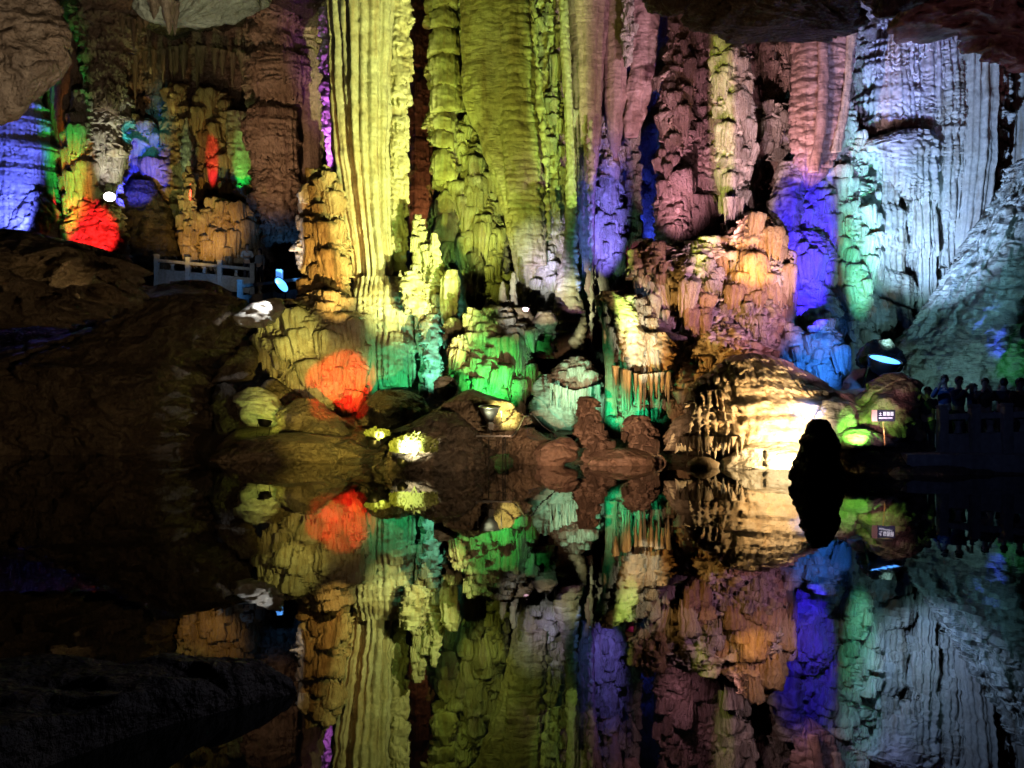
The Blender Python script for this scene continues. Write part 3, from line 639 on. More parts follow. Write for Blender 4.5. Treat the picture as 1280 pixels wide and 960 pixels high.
t = form('stalagmite', 29, [(268, 520, 528), (285, 516, 532), (310, 516, 536), (335, 520, 545), (360, 522, 562), (400, 524, 560), (430, 525, 556), (470, 526, 554), (490, 530, 552)], 'tier', 'pale_limestone',
     'lime green tiered stalagmite with turquoise foot right of yellow column', 'stalagmite', lobes=(46, .15, .4))
form('knob', 28.4, [(290, 538, 546), (310, 536, 550), (335, 536, 556), (355, 538, 562)], 'tier', 'pale_limestone', parent=t, sc=.6)
form('drapery', 27.9, [(336, 560, 572), (350, 548, 577), (372, 548, 576), (395, 552, 568), (404, 554, 566)], 'organ', 'pale_limestone', parent=t, fringe=.2)
form('drapery', 28.3, [(392, 530, 548), (415, 526, 554), (440, 526, 554), (470, 530, 553), (494, 536, 550)], 'nodule', 'white_calcite', parent=t, sc=.7)
form('mound', 28.2, [(338, 506, 520), (352, 500, 530), (375, 502, 534), (392, 508, 530)], 'nodule', 'pale_limestone', parent=t, sc=.6)
t = form('stone_column', 31, [(-60, 534, 580), (0, 535, 579), (50, 536, 576), (95, 536, 576), (130, 537, 582), (170, 537, 576), (200, 540, 572), (260, 540, 574), (330, 543, 566), (350, 546, 564)], 'dome', 'pale_limestone',
     'olive column of stacked domes like beads between yellow column and curtain', 'column', k=1.1)
for (ya, yb, xa, xb) in [(-30, 4, 538, 572), (4, 28, 536, 574), (30, 62, 535, 575), (64, 102, 535, 580), (100, 134, 537, 582), (136, 158, 538, 570), (158, 180, 537, 570), (184, 220, 538, 572), (236, 262, 542, 572), (262, 296, 543, 570)]:
    form('dome', 30.4, [(ya, xa + 12, xb - 12), (ya + 8, xa + 3, xb - 4), (yb - 6, xa, xb), (yb, xa + 1, xb - 1)], 'organ', 'pale_limestone', parent=t, fringe=.25, k=.6)
form('stone_column', 32.5, [(-60, 572, 592), (60, 572, 594), (150, 570, 596), (260, 575, 605)], 'tier', 'ochre_limestone',
     'narrow dark column squeezed behind the beaded olive column', 'column')
form('stone_column', 31.2, [(150, 568, 592), (190, 567, 604), (240, 570, 618), (280, 576, 630), (320, 580, 640), (360, 584, 644), (400, 586, 640), (430, 590, 640)], 'nodule', 'pale_limestone',
     'dark knobbly green and yellow column leaning behind the wide curtain', 'column', k=1.2, lobes=(80, .2, .5))
form('stone_column', 31.4, [(205, 567, 574), (260, 569, 578), (320, 573, 586), (370, 574, 590), (420, 572, 590)], 'rock', 'rusty_limestone',
     'narrow red-brown rib left of the knobbly green column', 'column', sc=.4)
t = form('stone_curtain', 30, [(-70, 578, 664), (0, 578, 664), (60, 578, 665), (115, 578, 668), (140, 580, 670), (170, 594, 671), (200, 607, 674), (240, 620, 678), (290, 632, 682), (330, 641, 686), (362, 647, 682), (395, 649, 674)], 'rib', 'ribbed_limestone',
     'wide smooth olive stone curtain tapering down to a point', 'stone curtain', dr=.55, k=1.0, res=1.1)
form('drapery', 29.3, [(-70, 622, 664), (0, 624, 664), (60, 626, 668), (150, 627, 672), (220, 632, 678), (280, 640, 682), (330, 648, 682)], 'scallop', 'ribbed_limestone', parent=t)
form('fold', 29.0, [(-70, 655, 664), (0, 661, 668), (80, 669, 676), (160, 675, 682), (230, 680, 686), (300, 684, 690)], 'smooth', 'pale_limestone', parent=t)
form('stone_column', 30.2, [(-60, 664, 700), (60, 668, 708), (150, 674, 716), (240, 682, 718), (300, 686, 720), (380, 686, 722)], 'tier', 'pale_limestone',
     'narrow green tiered column right of the wide curtain', 'column', k=.8, lobes=(40, .15, .35))
t = form('stone_column', 29.2, [(-60, 694, 708), (0, 697, 710), (100, 703, 714), (200, 708, 719), (290, 706, 722), (330, 700, 722), (370, 694, 728), (410, 691, 734), (448, 694, 736)], 'bead', 'pale_limestone',
     'slender lime-edged column swelling into a beaded foot', 'column')
form('drapery', 28.8, [(378, 694, 702), (400, 690, 704), (430, 692, 706), (445, 694, 706)], 'bead', 'pale_limestone', parent=t)
form('stone_column', 30.0, [(315, 672, 690), (335, 664, 700), (360, 664, 704), (395, 668, 700), (420, 672, 704)], 'nodule', 'white_calcite',
     'small knobbly violet-white rock below the curtain right edge', 'rock', sc=.7, lobes=(24, .12, .3))
t = form('stone_column', 30, [(-60, 702, 762), (0, 707, 760), (80, 712, 757), (150, 716, 752), (200, 718, 748), (260, 720, 744), (330, 722, 742), (400, 725, 741), (450, 728, 742)], 'flute', 'rusty_limestone',
     'pinkish brown pleated curtain narrowing to a thin double blade', 'stone curtain', sc=.5)
form('rib', 29.3, [(150, 736, 742), (240, 736, 741), (340, 737, 741), (450, 738, 742)], 'smooth', 'pale_limestone', parent=t)
t = form('stone_column', 30.5, [(150, 748, 766), (185, 743, 774), (230, 741, 778), (290, 740, 780), (340, 740, 782), (400, 742, 788)], 'tier', 'nodular_calcite',
     'blue-violet tiered column behind the pleated brown curtain', 'column', sc=.6, lobes=(50, .15, .32))
for i_, (ya, xa, xb) in enumerate([(200, 752, 776), (262, 742, 758), (272, 758, 776), (325, 744, 762), (300, 768, 782)]):
    form('drapery', 29.9, [(ya, xa + 4, xb - 4), (ya + 8, xa, xb), (ya + 40, xa, xb), (ya + 56, xa + 1, xb - 2)], 'organ', 'nodular_calcite', parent=t, fringe=.2, sc=.6)
form('stone_column', 30.2, [(-60, 752, 786), (40, 754, 782), (120, 756, 780), (190, 762, 774), (215, 766, 772)], 'flute', 'rusty_limestone',
     'thin hanging brown pleats between pink curtains', 'stalactite', sc=.45)
form('stalactite', 29.5, [(-50, 776, 794), (0, 776, 792), (30, 778, 793), (60, 777, 792), (76, 779, 790), (82, 783, 788)], 'nodule', 'white_calcite',
     'short pale knobbly stalactite hanging between brown curtains', 'stalactite', sc=.5, lobes=(16, .1, .2))
form('stone_curtain', 30.2, [(-60, 792, 836), (0, 790, 828), (60, 787, 820), (110, 783, 814), (150, 780, 806), (172, 780, 798)], 'rib', 'rusty_limestone',
     'smooth pink-brown hanging curtain left of the dark blue gap', 'stone curtain', dr=.5)
form('stone_column', 31.0, [(165, 780, 800), (210, 782, 802), (280, 778, 800), (330, 778, 806), (380, 776, 812)], 'nodule', 'nodular_calcite',
     'knobbly lilac and red column left of the dark blue gap', 'column', sc=.6, lobes=(40, .12, .3))

# ---- brown columns
form('stone_column', 29.8, [(-40, 838, 858), (40, 836, 856), (75, 830, 858), (92, 826, 872), (115, 824, 870), (160, 823, 862), (220, 821, 862), (300, 819, 862), (345, 815, 865)], 'nodule', 'brown_limestone',
     'knobbly pink-brown column right of the dark blue gap', 'column', k=1.1, sc=.75, lobes=(70, .15, .42))
form('stone_column', 30.2, [(-40, 862, 895), (60, 866, 897), (130, 865, 897), (200, 862, 900), (260, 864, 902), (330, 860, 905)], 'nodule', 'brown_limestone',
     'dark brown knobbly column directly left of the yellow-edged stalactite', 'column', sc=.7, lobes=(60, .15, .4))
t = form('stalactite', 27.5, [(-40, 900, 930), (42, 897, 922), (62, 893, 932), (85, 889, 937), (130, 893, 940), (180, 896, 940), (215, 897, 940), (240, 899, 936), (262, 908, 930), (285, 914, 926), (296, 917, 923)], 'tier', 'nodular_calcite',
     'long tiered hanging stalactite with yellow-green left edge', 'stalactite', k=1.0, sc=.7, lobes=(70, .15, .4))
fringe(t, 26.8, [(905, 252), (930, 252)], 8, .8, .2, 'nodular_calcite', 5)
form('stone_column', 29.5, [(-40, 930, 1000), (50, 934, 996), (130, 936, 1000), (190, 934, 1000), (240, 925, 992), (280, 912, 985), (330, 905, 985)], 'nodule', 'brown_limestone',
     'wide lumpy brown wall between tiered stalactite and pink curtain', 'column', k=1.2, lobes=(80, .2, .5))
form('knob', 28.2, [(128, 958, 985), (145, 952, 992), (180, 952, 990), (198, 958, 984)], 'nodule', 'nodular_calcite', 'grey knobbly lump beside the pink curtain', 'rock', sc=.7, lobes=(14, .15, .35))
t = form('stone_curtain', 27.3, [(-60, 984, 1076), (0, 986, 1074), (40, 988, 1070), (90, 988, 1066), (140, 988, 1060), (180, 990, 1051), (210, 995, 1040), (226, 1000, 1026), (236, 1006, 1014)], 'scallop', 'rusty_limestone',
     'broad pinkish stone curtain with horizontal ripples and bluish right edge', 'stone curtain', dr=.45, res=1.1)
form('fold', 26.9, [(-60, 1062, 1077), (0, 1062, 1074), (60, 1058, 1068), (130, 1052, 1063), (190, 1040, 1052)], 'rib', 'nodular_calcite', parent=t)
form('fold', 26.7, [(20, 1020, 1034), (90, 1022, 1036), (160, 1018, 1032), (215, 1010, 1022)], 'rib', 'rusty_limestone', parent=t)
form('boulder', 27.6, [(200, 975, 998), (225, 965, 1006), (260, 960, 1004), (290, 968, 1000), (320, 962, 992)], 'rock', 'nodular_calcite',
     'grey rock wedged under the pink curtain next to blue column', 'rock', sc=.5)
t = form('stone_column', 28.6, [(130, 1052, 1064), (170, 1044, 1076), (210, 1016, 1084), (250, 998, 1088), (300, 982, 1092), (350, 976, 1092), (400, 978, 1088), (440, 984, 1078), (490, 1000, 1072)], 'nodule', 'white_calcite',
     'massive lumpy column, blue on its left half and turquoise on the right', 'column', k=1.1, dr=.7, lobes=(120, .18, .5))
for (D_, rows_) in [(27.5, [(228, 1012, 1032), (240, 1002, 1042), (262, 998, 1044), (282, 1002, 1040)]),
                    (27.2, [(288, 994, 1020), (302, 980, 1040), (330, 976, 1046), (352, 982, 1040)]),
                    (27.1, [(350, 996, 1020), (368, 984, 1048), (395, 984, 1052), (420, 992, 1046)]),
                    (27.5, [(245, 1056, 1076), (265, 1046, 1088), (300, 1046, 1092), (325, 1052, 1088)])]:
    form('drapery', D_, rows_, 'tier', 'white_calcite', parent=t, fringe=.2, sc=.6, lobes=(14, .12, .34))
form('drapery', 27.0, [(330, 1060, 1082), (350, 1058, 1088), (385, 1060, 1088), (420, 1061, 1080), (460, 1058, 1074), (488, 1052, 1070)], 'tier', 'white_calcite', parent=t, sc=.4, lobes=(30, .1, .25))
form('boulder', 25.2, [(408, 978, 998), (420, 970, 1012), (440, 969, 1012), (460, 976, 1008), (485, 984, 1010)], 'nodule', 'white_calcite',
     'whitish rock block at the foot of the blue column', 'rock', sc=.6, k=.6, lobes=(14, .12, .28))
form('boulder', 25.0, [(400, 1020, 1042), (425, 1006, 1052), (455, 1002, 1050), (490, 1006, 1048)], 'nodule', 'white_calcite',
     'deep blue rounded rock beside the whitish block', 'rock', sc=.7, lobes=(16, .12, .28))

# ---- right hand white wall
t = form('flowstone_wall', 29.5, [(-60, 1112, 1200), (10, 1108, 1220), (50, 1092, 1240), (100, 1068, 1256), (160, 1064, 1256), (220, 1072, 1250), (270, 1080, 1236), (320, 1084, 1214), (370, 1084, 1190), (410, 1086, 1166), (428, 1094, 1140)], 'organ', 'white_calcite',
     'great pale blue organ-pipe flowstone wall right of the turquoise column', 'flowstone', k=1.25, dr=.4, maxd=1.5, res=1.2, fringe=.4)
form('drapery', 28.8, [(20, 1120, 1150), (40, 1108, 1180), (70, 1098, 1192), (120, 1085, 1196), (150, 1080, 1196), (166, 1090, 1190)], 'organ', 'white_calcite', parent=t, dr=.5, fringe=.35)
form('drapery', 28.1, [(160, 1120, 1160), (172, 1084, 1170), (188, 1072, 1172), (250, 1140, 1172), (330, 1146, 1172), (400, 1148, 1166)], 'organ', 'white_calcite', parent=t, dr=.5, fringe=.3)
form('drapery', 28.5, [(44, 1170, 1192), (56, 1166, 1208), (100, 1166, 1210), (170, 1170, 1212), (240, 1172, 1210), (300, 1172, 1206), (332, 1174, 1200)], 'organ', 'white_calcite', parent=t, dr=.5, fringe=.5)
form('drapery', 28.4, [(34, 1214, 1232), (60, 1206, 1244), (120, 1204, 1246), (200, 1202, 1242), (270, 1198, 1232), (310, 1196, 1220)], 'flute', 'white_calcite', parent=t, dr=.5, sc=.5)
form('drapery', 28.4, [(186, 1078, 1100), (200, 1074, 1120), (230, 1078, 1122), (254, 1080, 1120)], 'organ', 'white_calcite', parent=t, dr=.5, fringe=.1)
form('drapery', 28.3, [(254, 1086, 1118), (264, 1082, 1136), (300, 1084, 1136), (336, 1088, 1130)], 'organ', 'white_calcite', parent=t, dr=.5, fringe=.4)
form('drapery', 28.2, [(330, 1084, 1100), (344, 1078, 1136), (362, 1082, 1150), (378, 1086, 1150)], 'organ', 'white_calcite', parent=t, dr=.5, fringe=.35)
form('drapery', 27.7, [(374, 1086, 1110), (386, 1080, 1136), (402, 1084, 1146), (414, 1092, 1140)], 'organ', 'white_calcite', parent=t, dr=.5, fringe=.4)
form('flowstone_wall', 30, [(30, 1246, 1300), (70, 1238, 1330), (130, 1236, 1340), (200, 1232, 1340), (250, 1228, 1340), (290, 1220, 1340)], 'flute', 'white_calcite',
     'bluish fluted wall at the right edge beyond the great pale wall', 'flowstone', sc=.55, dr=.35, maxd=1.3)
form('stone_column', 29.8, [(-30, 1066, 1106), (40, 1066, 1106), (80, 1062, 1100), (120, 1060, 1088), (150, 1062, 1078)], 'nodule', 'nodular_calcite',
     'dark grey-blue lumpy column between pink curtain and pale wall', 'column', sc=.7, lobes=(30, .15, .4))
form('flowstone_slope', 27, [(196, 1284, 1400), (225, 1262, 1420), (260, 1236, 1440), (300, 1212, 1460), (340, 1186, 1480), (380, 1160, 1500), (420, 1136, 1500), (450, 1122, 1500), (485, 1120, 1500), (520, 1120, 1500)], 'smooth', 'slope_flowstone',
     'long smooth blue-green flowstone slope behind the crowd', 'flowstone', dr=.3, maxd=2.4, k=1.3, sc=1.0)
form('boulder', 24.0, [(425, 1084, 1112), (438, 1076, 1128), (452, 1074, 1130), (468, 1078, 1120)], 'rock', 'dark_rock', 'dark recessed rock right behind the blue-white lamp', 'rock', sc=.5)
form('boulder', 23.6, [(462, 1068, 1092), (475, 1056, 1104), (492, 1050, 1110)], 'rock', 'white_calcite', 'pale lilac stones heaped left of the blue-white lamp', 'rock', sc=.4)

# ---- pink and warm flowstones
t = form('flowstone_mound', 26, [(285, 915, 955), (305, 895, 972), (330, 860, 978), (360, 850, 979), (400, 852, 978), (440, 850, 972), (475, 842, 965), (520, 838, 940)], 'tier', 'ochre_limestone',
     'lumpy pink and orange flowstone above the warm rock', 'flowstone', k=1.1, lobes=(120, .18, .5))
for (D_, rows_, mt) in [(24.9, [(300, 850, 890), (314, 812, 915), (335, 790, 918), (350, 790, 900), (372, 806, 880), (390, 820, 872)], 'pale_limestone'),
                    (24.6, [(312, 930, 962), (328, 908, 978), (360, 905, 980), (390, 912, 978), (415, 925, 972)], 'nodular_calcite'),
                    (24.5, [(345, 905, 925), (362, 888, 934), (390, 876, 932), (410, 872, 926), (424, 880, 915)], 'nodular_calcite'),
                    (24.3, [(405, 888, 925), (420, 868, 948), (440, 858, 950), (462, 866, 925), (476, 880, 905)], 'pale_limestone'),
                    (24.0, [(446, 860, 885), (462, 842, 892), (490, 838, 888), (515, 840, 868)], 'ochre_limestone'),
                    (24.6, [(300, 800, 830), (312, 790, 846), (334, 788, 850), (352, 792, 846)], 'ochre_limestone'),
                    (24.2, [(322, 858, 880), (332, 850, 900), (352, 850, 902), (372, 856, 892)], 'nodular_calcite'),
                    (24.5, [(352, 806, 830), (362, 800, 846), (385, 804, 846), (400, 812, 838)], 'pale_limestone'),
                    (24.3, [(372, 935, 960), (384, 925, 978), (412, 925, 976), (436, 932, 968)], 'nodular_calcite'),
                    (24.2, [(356, 862, 880), (368, 856, 890), (392, 856, 888), (410, 862, 880)], 'ochre_limestone'),
                    (24.0, [(425, 905, 935), (436, 896, 966), (452, 900, 972), (462, 910, 960)], 'ochre_limestone'),
                    (23.7, [(478, 858, 876), (488, 850, 892), (505, 850, 890), (520, 856, 876)], 'pale_limestone'),
                    (24.6, [(268, 925, 960), (282, 912, 972), (300, 912, 970), (315, 925, 960)], 'ochre_limestone'),
                    (23.8, [(500, 832, 850), (520, 828, 862), (560, 828, 862), (590, 828, 862)], 'ochre_limestone')]:
    form('drapery', D_ + .3, rows_, 'tier', mt, parent=t, fringe=.35, sc=.65, k=1.25, lobes=(11, .12, .36))
t = form('flowstone_mound', 22.6, [(444, 915, 962), (452, 898, 985), (465, 885, 1006), (482, 870, 1034), (500, 858, 1078), (520, 848, 1100), (545, 856, 1100), (565, 885, 1096), (585, 910, 1090), (600, 915, 1080)], 'scale', 'pale_limestone',
     'broad warm white flowstone dome with scaly ripples beside the black stalagmite', 'flowstone', k=1.2, dr=.7, maxd=2.2, res=1.15, fringe=.2)
form('drapery', 21.5, [(488, 884, 920), (500, 864, 935), (520, 842, 942), (540, 838, 930), (554, 842, 905)], 'tier', 'pale_limestone', parent=t, fringe=.5, k=1.2)
form('ridge', 22.0, [(476, 975, 1000), (490, 955, 1060), (505, 945, 1098), (530, 945, 1104), (560, 945, 1100)], 'scale', 'pale_limestone', parent=t, sc=.8, k=.8, dr=.5)
fringe(t, 21.3, [(846, 552), (930, 552)], 20, .5, .14, 'pale_limestone', 6, .7)
form('ridge', 22.4, [(488, 1050, 1110), (498, 1020, 1122), (512, 1010, 1120), (530, 1010, 1110)], 'rock', 'rusty_limestone', parent=t)
# ---- middle drapery
t = form('stone_drapery', 24.8, [(364, 750, 768), (378, 750, 800), (400, 762, 830), (425, 764, 845), (450, 764, 842), (475, 766, 838), (500, 768, 836), (540, 770, 834)], 'tier', 'nodular_calcite',
     'slanting grey-green drapery rock left of the pink flowstone', 'flowstone', sc=.6, lobes=(50, .15, .4))
form('spur', 24.0, [(364, 750, 766), (374, 750, 782), (390, 762, 796), (420, 774, 806), (450, 780, 806), (470, 786, 800)], 'tier', 'pale_limestone', parent=t, sc=.5, k=.7)
form('drapery', 23.8, [(415, 818, 832), (432, 808, 845), (452, 808, 846), (466, 816, 838)], 'tier', 'ochre_limestone', parent=t, sc=.5)
form('drapery', 24.3, [(395, 752, 762), (420, 752, 770), (460, 756, 772), (500, 758, 770), (530, 756, 772)], 'flute', 'pale_limestone', parent=t, sc=.5)
fringe(t, 23.9, [(766, 462), (800, 474), (838, 470)], 24, 1.0, .13, 'pale_limestone', 7, .6)
t = form('stalagmite_dome', 26.2, [(450, 706, 730), (462, 690, 748), (478, 684, 752), (492, 684, 752), (500, 690, 748)], 'tier', 'white_calcite',
     'pale jellyfish-like dome with dripping fringe above the green lamp', 'flowstone', fringe=.3, sc=.6, lobes=(22, .15, .35))
fringe(t, 25.4, [(688, 484), (718, 494), (750, 486)], 26, .6, .11, 'white_calcite', 8, .4)
form('mound', 25.8, [(468, 678, 692), (490, 664, 716), (515, 664, 722), (545, 668, 726), (560, 672, 726)], 'smooth', 'slope_flowstone', parent=t)
t = form('flowstone_mound', 27.4, [(385, 612, 632), (402, 600, 655), (425, 572, 664), (445, 560, 670), (470, 556, 668), (498, 562, 662), (515, 570, 660)], 'tier', 'pale_limestone',
     'bright green fan-shaped dripping mound below the wide curtain', 'flowstone', k=1.1, lobes=(80, .15, .45))
for (D_, rows_) in [(26.6, [(398, 606, 630), (408, 600, 656), (432, 602, 656), (452, 610, 648)]),
                    (26.5, [(418, 572, 596), (430, 562, 612), (452, 560, 616), (474, 568, 606)]),
                    (26.2, [(440, 588, 620), (455, 578, 640), (480, 582, 642), (500, 592, 636)]),
                    (26.6, [(386, 586, 598), (396, 584, 606), (412, 586, 604)])]:
    form('drapery', D_, rows_, 'tier', 'pale_limestone', parent=t, fringe=.3, sc=.6, lobes=(12, .12, .34))
for i_, (x_, ya, yb, w_, lb) in enumerate([(612, 372, 405, 9, 'small white and green stub leftmost below the curtain point'), (635, 375, 402, 8, 'small lime stub under the point of the curtain'),
                                (642, 340, 375, 5, 'tiny thin stalagmite under the curtain left edge'), (628, 352, 385, 5, 'tiny grey stalagmite beside the dark hollow')]):
    form('stalagmite', 27.8, [(ya, x_ - w_ * .3, x_ + w_ * .3), (ya + 8, x_ - w_ * .8, x_ + w_ * .8), (yb, x_ - w_, x_ + w_), (yb + 8, x_ - w_, x_ + w_)], 'nodule', 'pale_limestone', lb, 'stalagmite', sc=.4)
form('boulder', 27.4, [(388, 672, 690), (405, 664, 694), (430, 662, 694), (448, 668, 692)], 'rock', 'rusty_limestone', 'orange-brown rock left of the beaded column foot', 'rock', sc=.5)
form('boulder', 27.6, [(385, 640, 662), (395, 634, 668), (412, 636, 668)], 'nodule', 'ochre_limestone', 'small white and rust rock at the base of the curtain', 'rock', sc=.5)
form('boulder', 28.5, [(395, 576, 588), (405, 570, 592), (430, 570, 594)], 'rock', 'dark_rock', 'dark brown stone at the foot of the red-brown rib', 'rock', sc=.5)
form('boulder', 27.6, [(398, 556, 576), (412, 550, 582), (432, 552, 580)], 'nodule', 'pale_limestone', 'small green knobbly rock right of turquoise stalagmite foot', 'rock', sc=.5)
# front brown stalagmites
t = form('stalagmite', 22.6, [(496, 724, 742), (504, 719, 750), (520, 720, 750), (538, 722, 752), (550, 724, 764), (562, 728, 768), (574, 730, 764), (586, 732, 760)], 'tier', 'brown_limestone',
     'tallest brown stalagmite standing on the waterline in the middle', 'stalagmite', sc=.36, k=1.7, lobes=(26, .07, .16))
t = form('stalagmite', 22.5, [(520, 788, 812), (528, 778, 820), (542, 782, 818), (556, 786, 822), (568, 784, 824), (586, 782, 824)], 'tier', 'brown_limestone',
     'squat flat-topped brown stalagmite right of the tallest one', 'stalagmite', sc=.36, k=1.7, lobes=(26, .07, .16))
form('boulder', 22.2, [(560, 750, 800), (568, 738, 826), (580, 730, 832), (590, 730, 832)], 'rock', 'brown_limestone', 'low brown stone bank under the two brown stalagmites', 'rock', sc=.5)
form('boulder', 24.0, [(470, 548, 560), (478, 540, 572), (490, 542, 572), (500, 546, 570)], 'rock', 'slope_flowstone', 'small jagged pale stone above the dark leafy boulder', 'rock', sc=.3)
# black stalagmite in the water
form('stalagmite', 17, [(524, 1014, 1032), (529, 1010, 1036), (540, 1007, 1042), (549, 1000, 1047), (556, 1003, 1048), (572, 998, 1048), (584, 992, 1052), (600, 989, 1055), (616, 990, 1054)], 'rock', 'black_rock',
     'black pointed rock standing alone in the water', 'rock', sc=.3, dr=.9, k=.4)
# roof rocks
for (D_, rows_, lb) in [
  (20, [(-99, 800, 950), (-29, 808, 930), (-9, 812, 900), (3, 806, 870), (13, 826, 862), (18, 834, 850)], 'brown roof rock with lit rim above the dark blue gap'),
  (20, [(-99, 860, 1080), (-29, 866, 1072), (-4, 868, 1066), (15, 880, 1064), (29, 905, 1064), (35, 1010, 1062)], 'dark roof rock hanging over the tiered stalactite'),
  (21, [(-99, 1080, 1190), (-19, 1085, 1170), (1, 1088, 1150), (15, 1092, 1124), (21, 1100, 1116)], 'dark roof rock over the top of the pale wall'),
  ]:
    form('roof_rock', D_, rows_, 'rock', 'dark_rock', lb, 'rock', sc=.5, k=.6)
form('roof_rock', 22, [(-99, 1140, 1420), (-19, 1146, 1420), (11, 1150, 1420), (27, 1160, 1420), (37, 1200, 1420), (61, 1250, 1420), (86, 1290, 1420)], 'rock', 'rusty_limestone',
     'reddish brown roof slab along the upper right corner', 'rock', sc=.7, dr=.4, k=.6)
form('roof_rock', 28, [(-69, 690, 726), (-9, 700, 724), (-3, 704, 720)], 'rock', 'ochre_limestone', 'small orange knob of roof above the pink pleated curtain', 'rock', sc=.3)
# foreground ledge, lower left
def ledge():
    n, m = 150, 90
    u, v = np.meshgrid(np.linspace(0, 1, n), np.linspace(0, 1, m))
    # far edge runs from (-5.5,5.0) to the tip (-1.05,4.85); near edge leans back towards the camera
    X = -6.0 + u * 4.95 - (1 - v) * u * .10; Yf = 5.0 - .12 * u; Yn = 1.2 + 3.2 * u ** 2.2; Y = Yn + (Yf - Yn) * v
    X = X - .55 * (1 - v) * ss(.6, 1, u) * 1.0
    z = .03 + .13 * ss(0, .2, v) * ss(1.0, .93, v) * ss(1.0, .93, u)
    z = z - .75 * (1 - ss(0, .05, v)) - .75 * ss(.975, 1, v) - .75 * ss(.975, 1, u)
    z = z + .10 * cells(X * .7 - Y * .9, Y + X * .3, .35, 1.6, 3, .2, 1, .1, .4) * ss(0, .15, v) + .05 * fbm2(X * 1.5, Y * 1.5, 4, 2)
    V = np.stack([X, Y, z], -1).reshape(-1, 3)
    i = np.arange(m - 1)[:, None] * n; j = np.arange(n - 1)[None, :]
    Q = np.stack([i + j, i + j + 1, i + n + j + 1, i + n + j], -1).reshape(-1, 4)
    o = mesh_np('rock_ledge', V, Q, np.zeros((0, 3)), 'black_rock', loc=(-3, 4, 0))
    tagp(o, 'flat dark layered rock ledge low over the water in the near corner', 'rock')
ledge()

# ================================================================== MADE THINGS
def bm_obj(name, bm, mat, parent=None, loc=(0, 0, 0), smooth=False):
    me = bpy.data.meshes.new(name); bmesh.ops.recalc_face_normals(bm, faces=bm.faces); bm.to_mesh(me); bm.free()
    me.materials.append(MATS[mat])
    if smooth:
        for p in me.polygons: p.use_smooth = True
    o = bpy.data.objects.new(name, me); COL.objects.link(o); o.location = loc
    if parent: o.parent = parent
    NT[0] += 2 * len(me.polygons); return o
def empty(name, loc, label, cat, group=None, rz=0):
    o = bpy.data.objects.new(name, None); COL.objects.link(o); o.location = loc; o.rotation_euler = (0, 0, rz); tagp(o, label, cat, group); return o
def beam(bm, a, b_, w, h, bev=.0):
    """box between two points, w wide, h high, upright"""
    a = Vector(a); b_ = Vector(b_); d = b_ - a
    up = Vector((0, 0, 1)) if abs(d.normalized().z) < .95 else Vector((0, 1, 0))
    s = d.cross(up).normalized() * w / 2; u2 = s.cross(d).normalized() * h / 2
    vs = [bm.verts.new(p + sg * s + tg * u2) for p in (a, b_) for sg, tg in ((-1, -1), (1, -1), (1, 1), (-1, 1))]
    for f in ((0, 1, 2, 3), (7, 6, 5, 4), (0, 4, 5, 1), (1, 5, 6, 2), (2, 6, 7, 3), (3, 7, 4, 0)): bm.faces.new([vs[k] for k in f])
    if bev: bmesh.ops.bevel(bm, geom=list(bm.edges), offset=bev, segments=2, affect='EDGES')
def tube(bm, pts, r, n=8):
    rings = []
    pts = [Vector(p) for p in pts]
    for i, p in enumerate(pts):
        d = (pts[min(i + 1, len(pts) - 1)] - pts[max(i - 1, 0)]).normalized(); a = d.orthogonal().normalized(); c = d.cross(a)
        rings.append([bm.verts.new(p + (a * math.cos(k * 2 * math.pi / n) + c * math.sin(k * 2 * math.pi / n)) * r) for k in range(n)])
    for i in range(len(rings) - 1):
        for k in range(n): bm.faces.new((rings[i][k], rings[i][(k + 1) % n], rings[i + 1][(k + 1) % n], rings[i + 1][k]))
    bm.faces.new(rings[0]); bm.faces.new(rings[-1][::-1])
def lathe(bm, prof, axis_p, axis_d, n=24, cap=True):
    d = Vector(axis_d).normalized(); a = d.orthogonal().normalized(); c = d.cross(a); p0 = Vector(axis_p); rings = []
    for (h, r) in prof: rings.append([bm.verts.new(p0 + d * h + (a * math.cos(k * 2 * math.pi / n) + c * math.sin(k * 2 * math.pi / n)) * r) for k in range(n)])
    for i in range(len(rings) - 1):
        for k in range(n): bm.faces.new((rings[i][k], rings[i][(k + 1) % n], rings[i + 1][(k + 1) % n], rings[i + 1][k]))
    if cap: bm.faces.new(rings[0][::-1]); bm.faces.new(rings[-1])

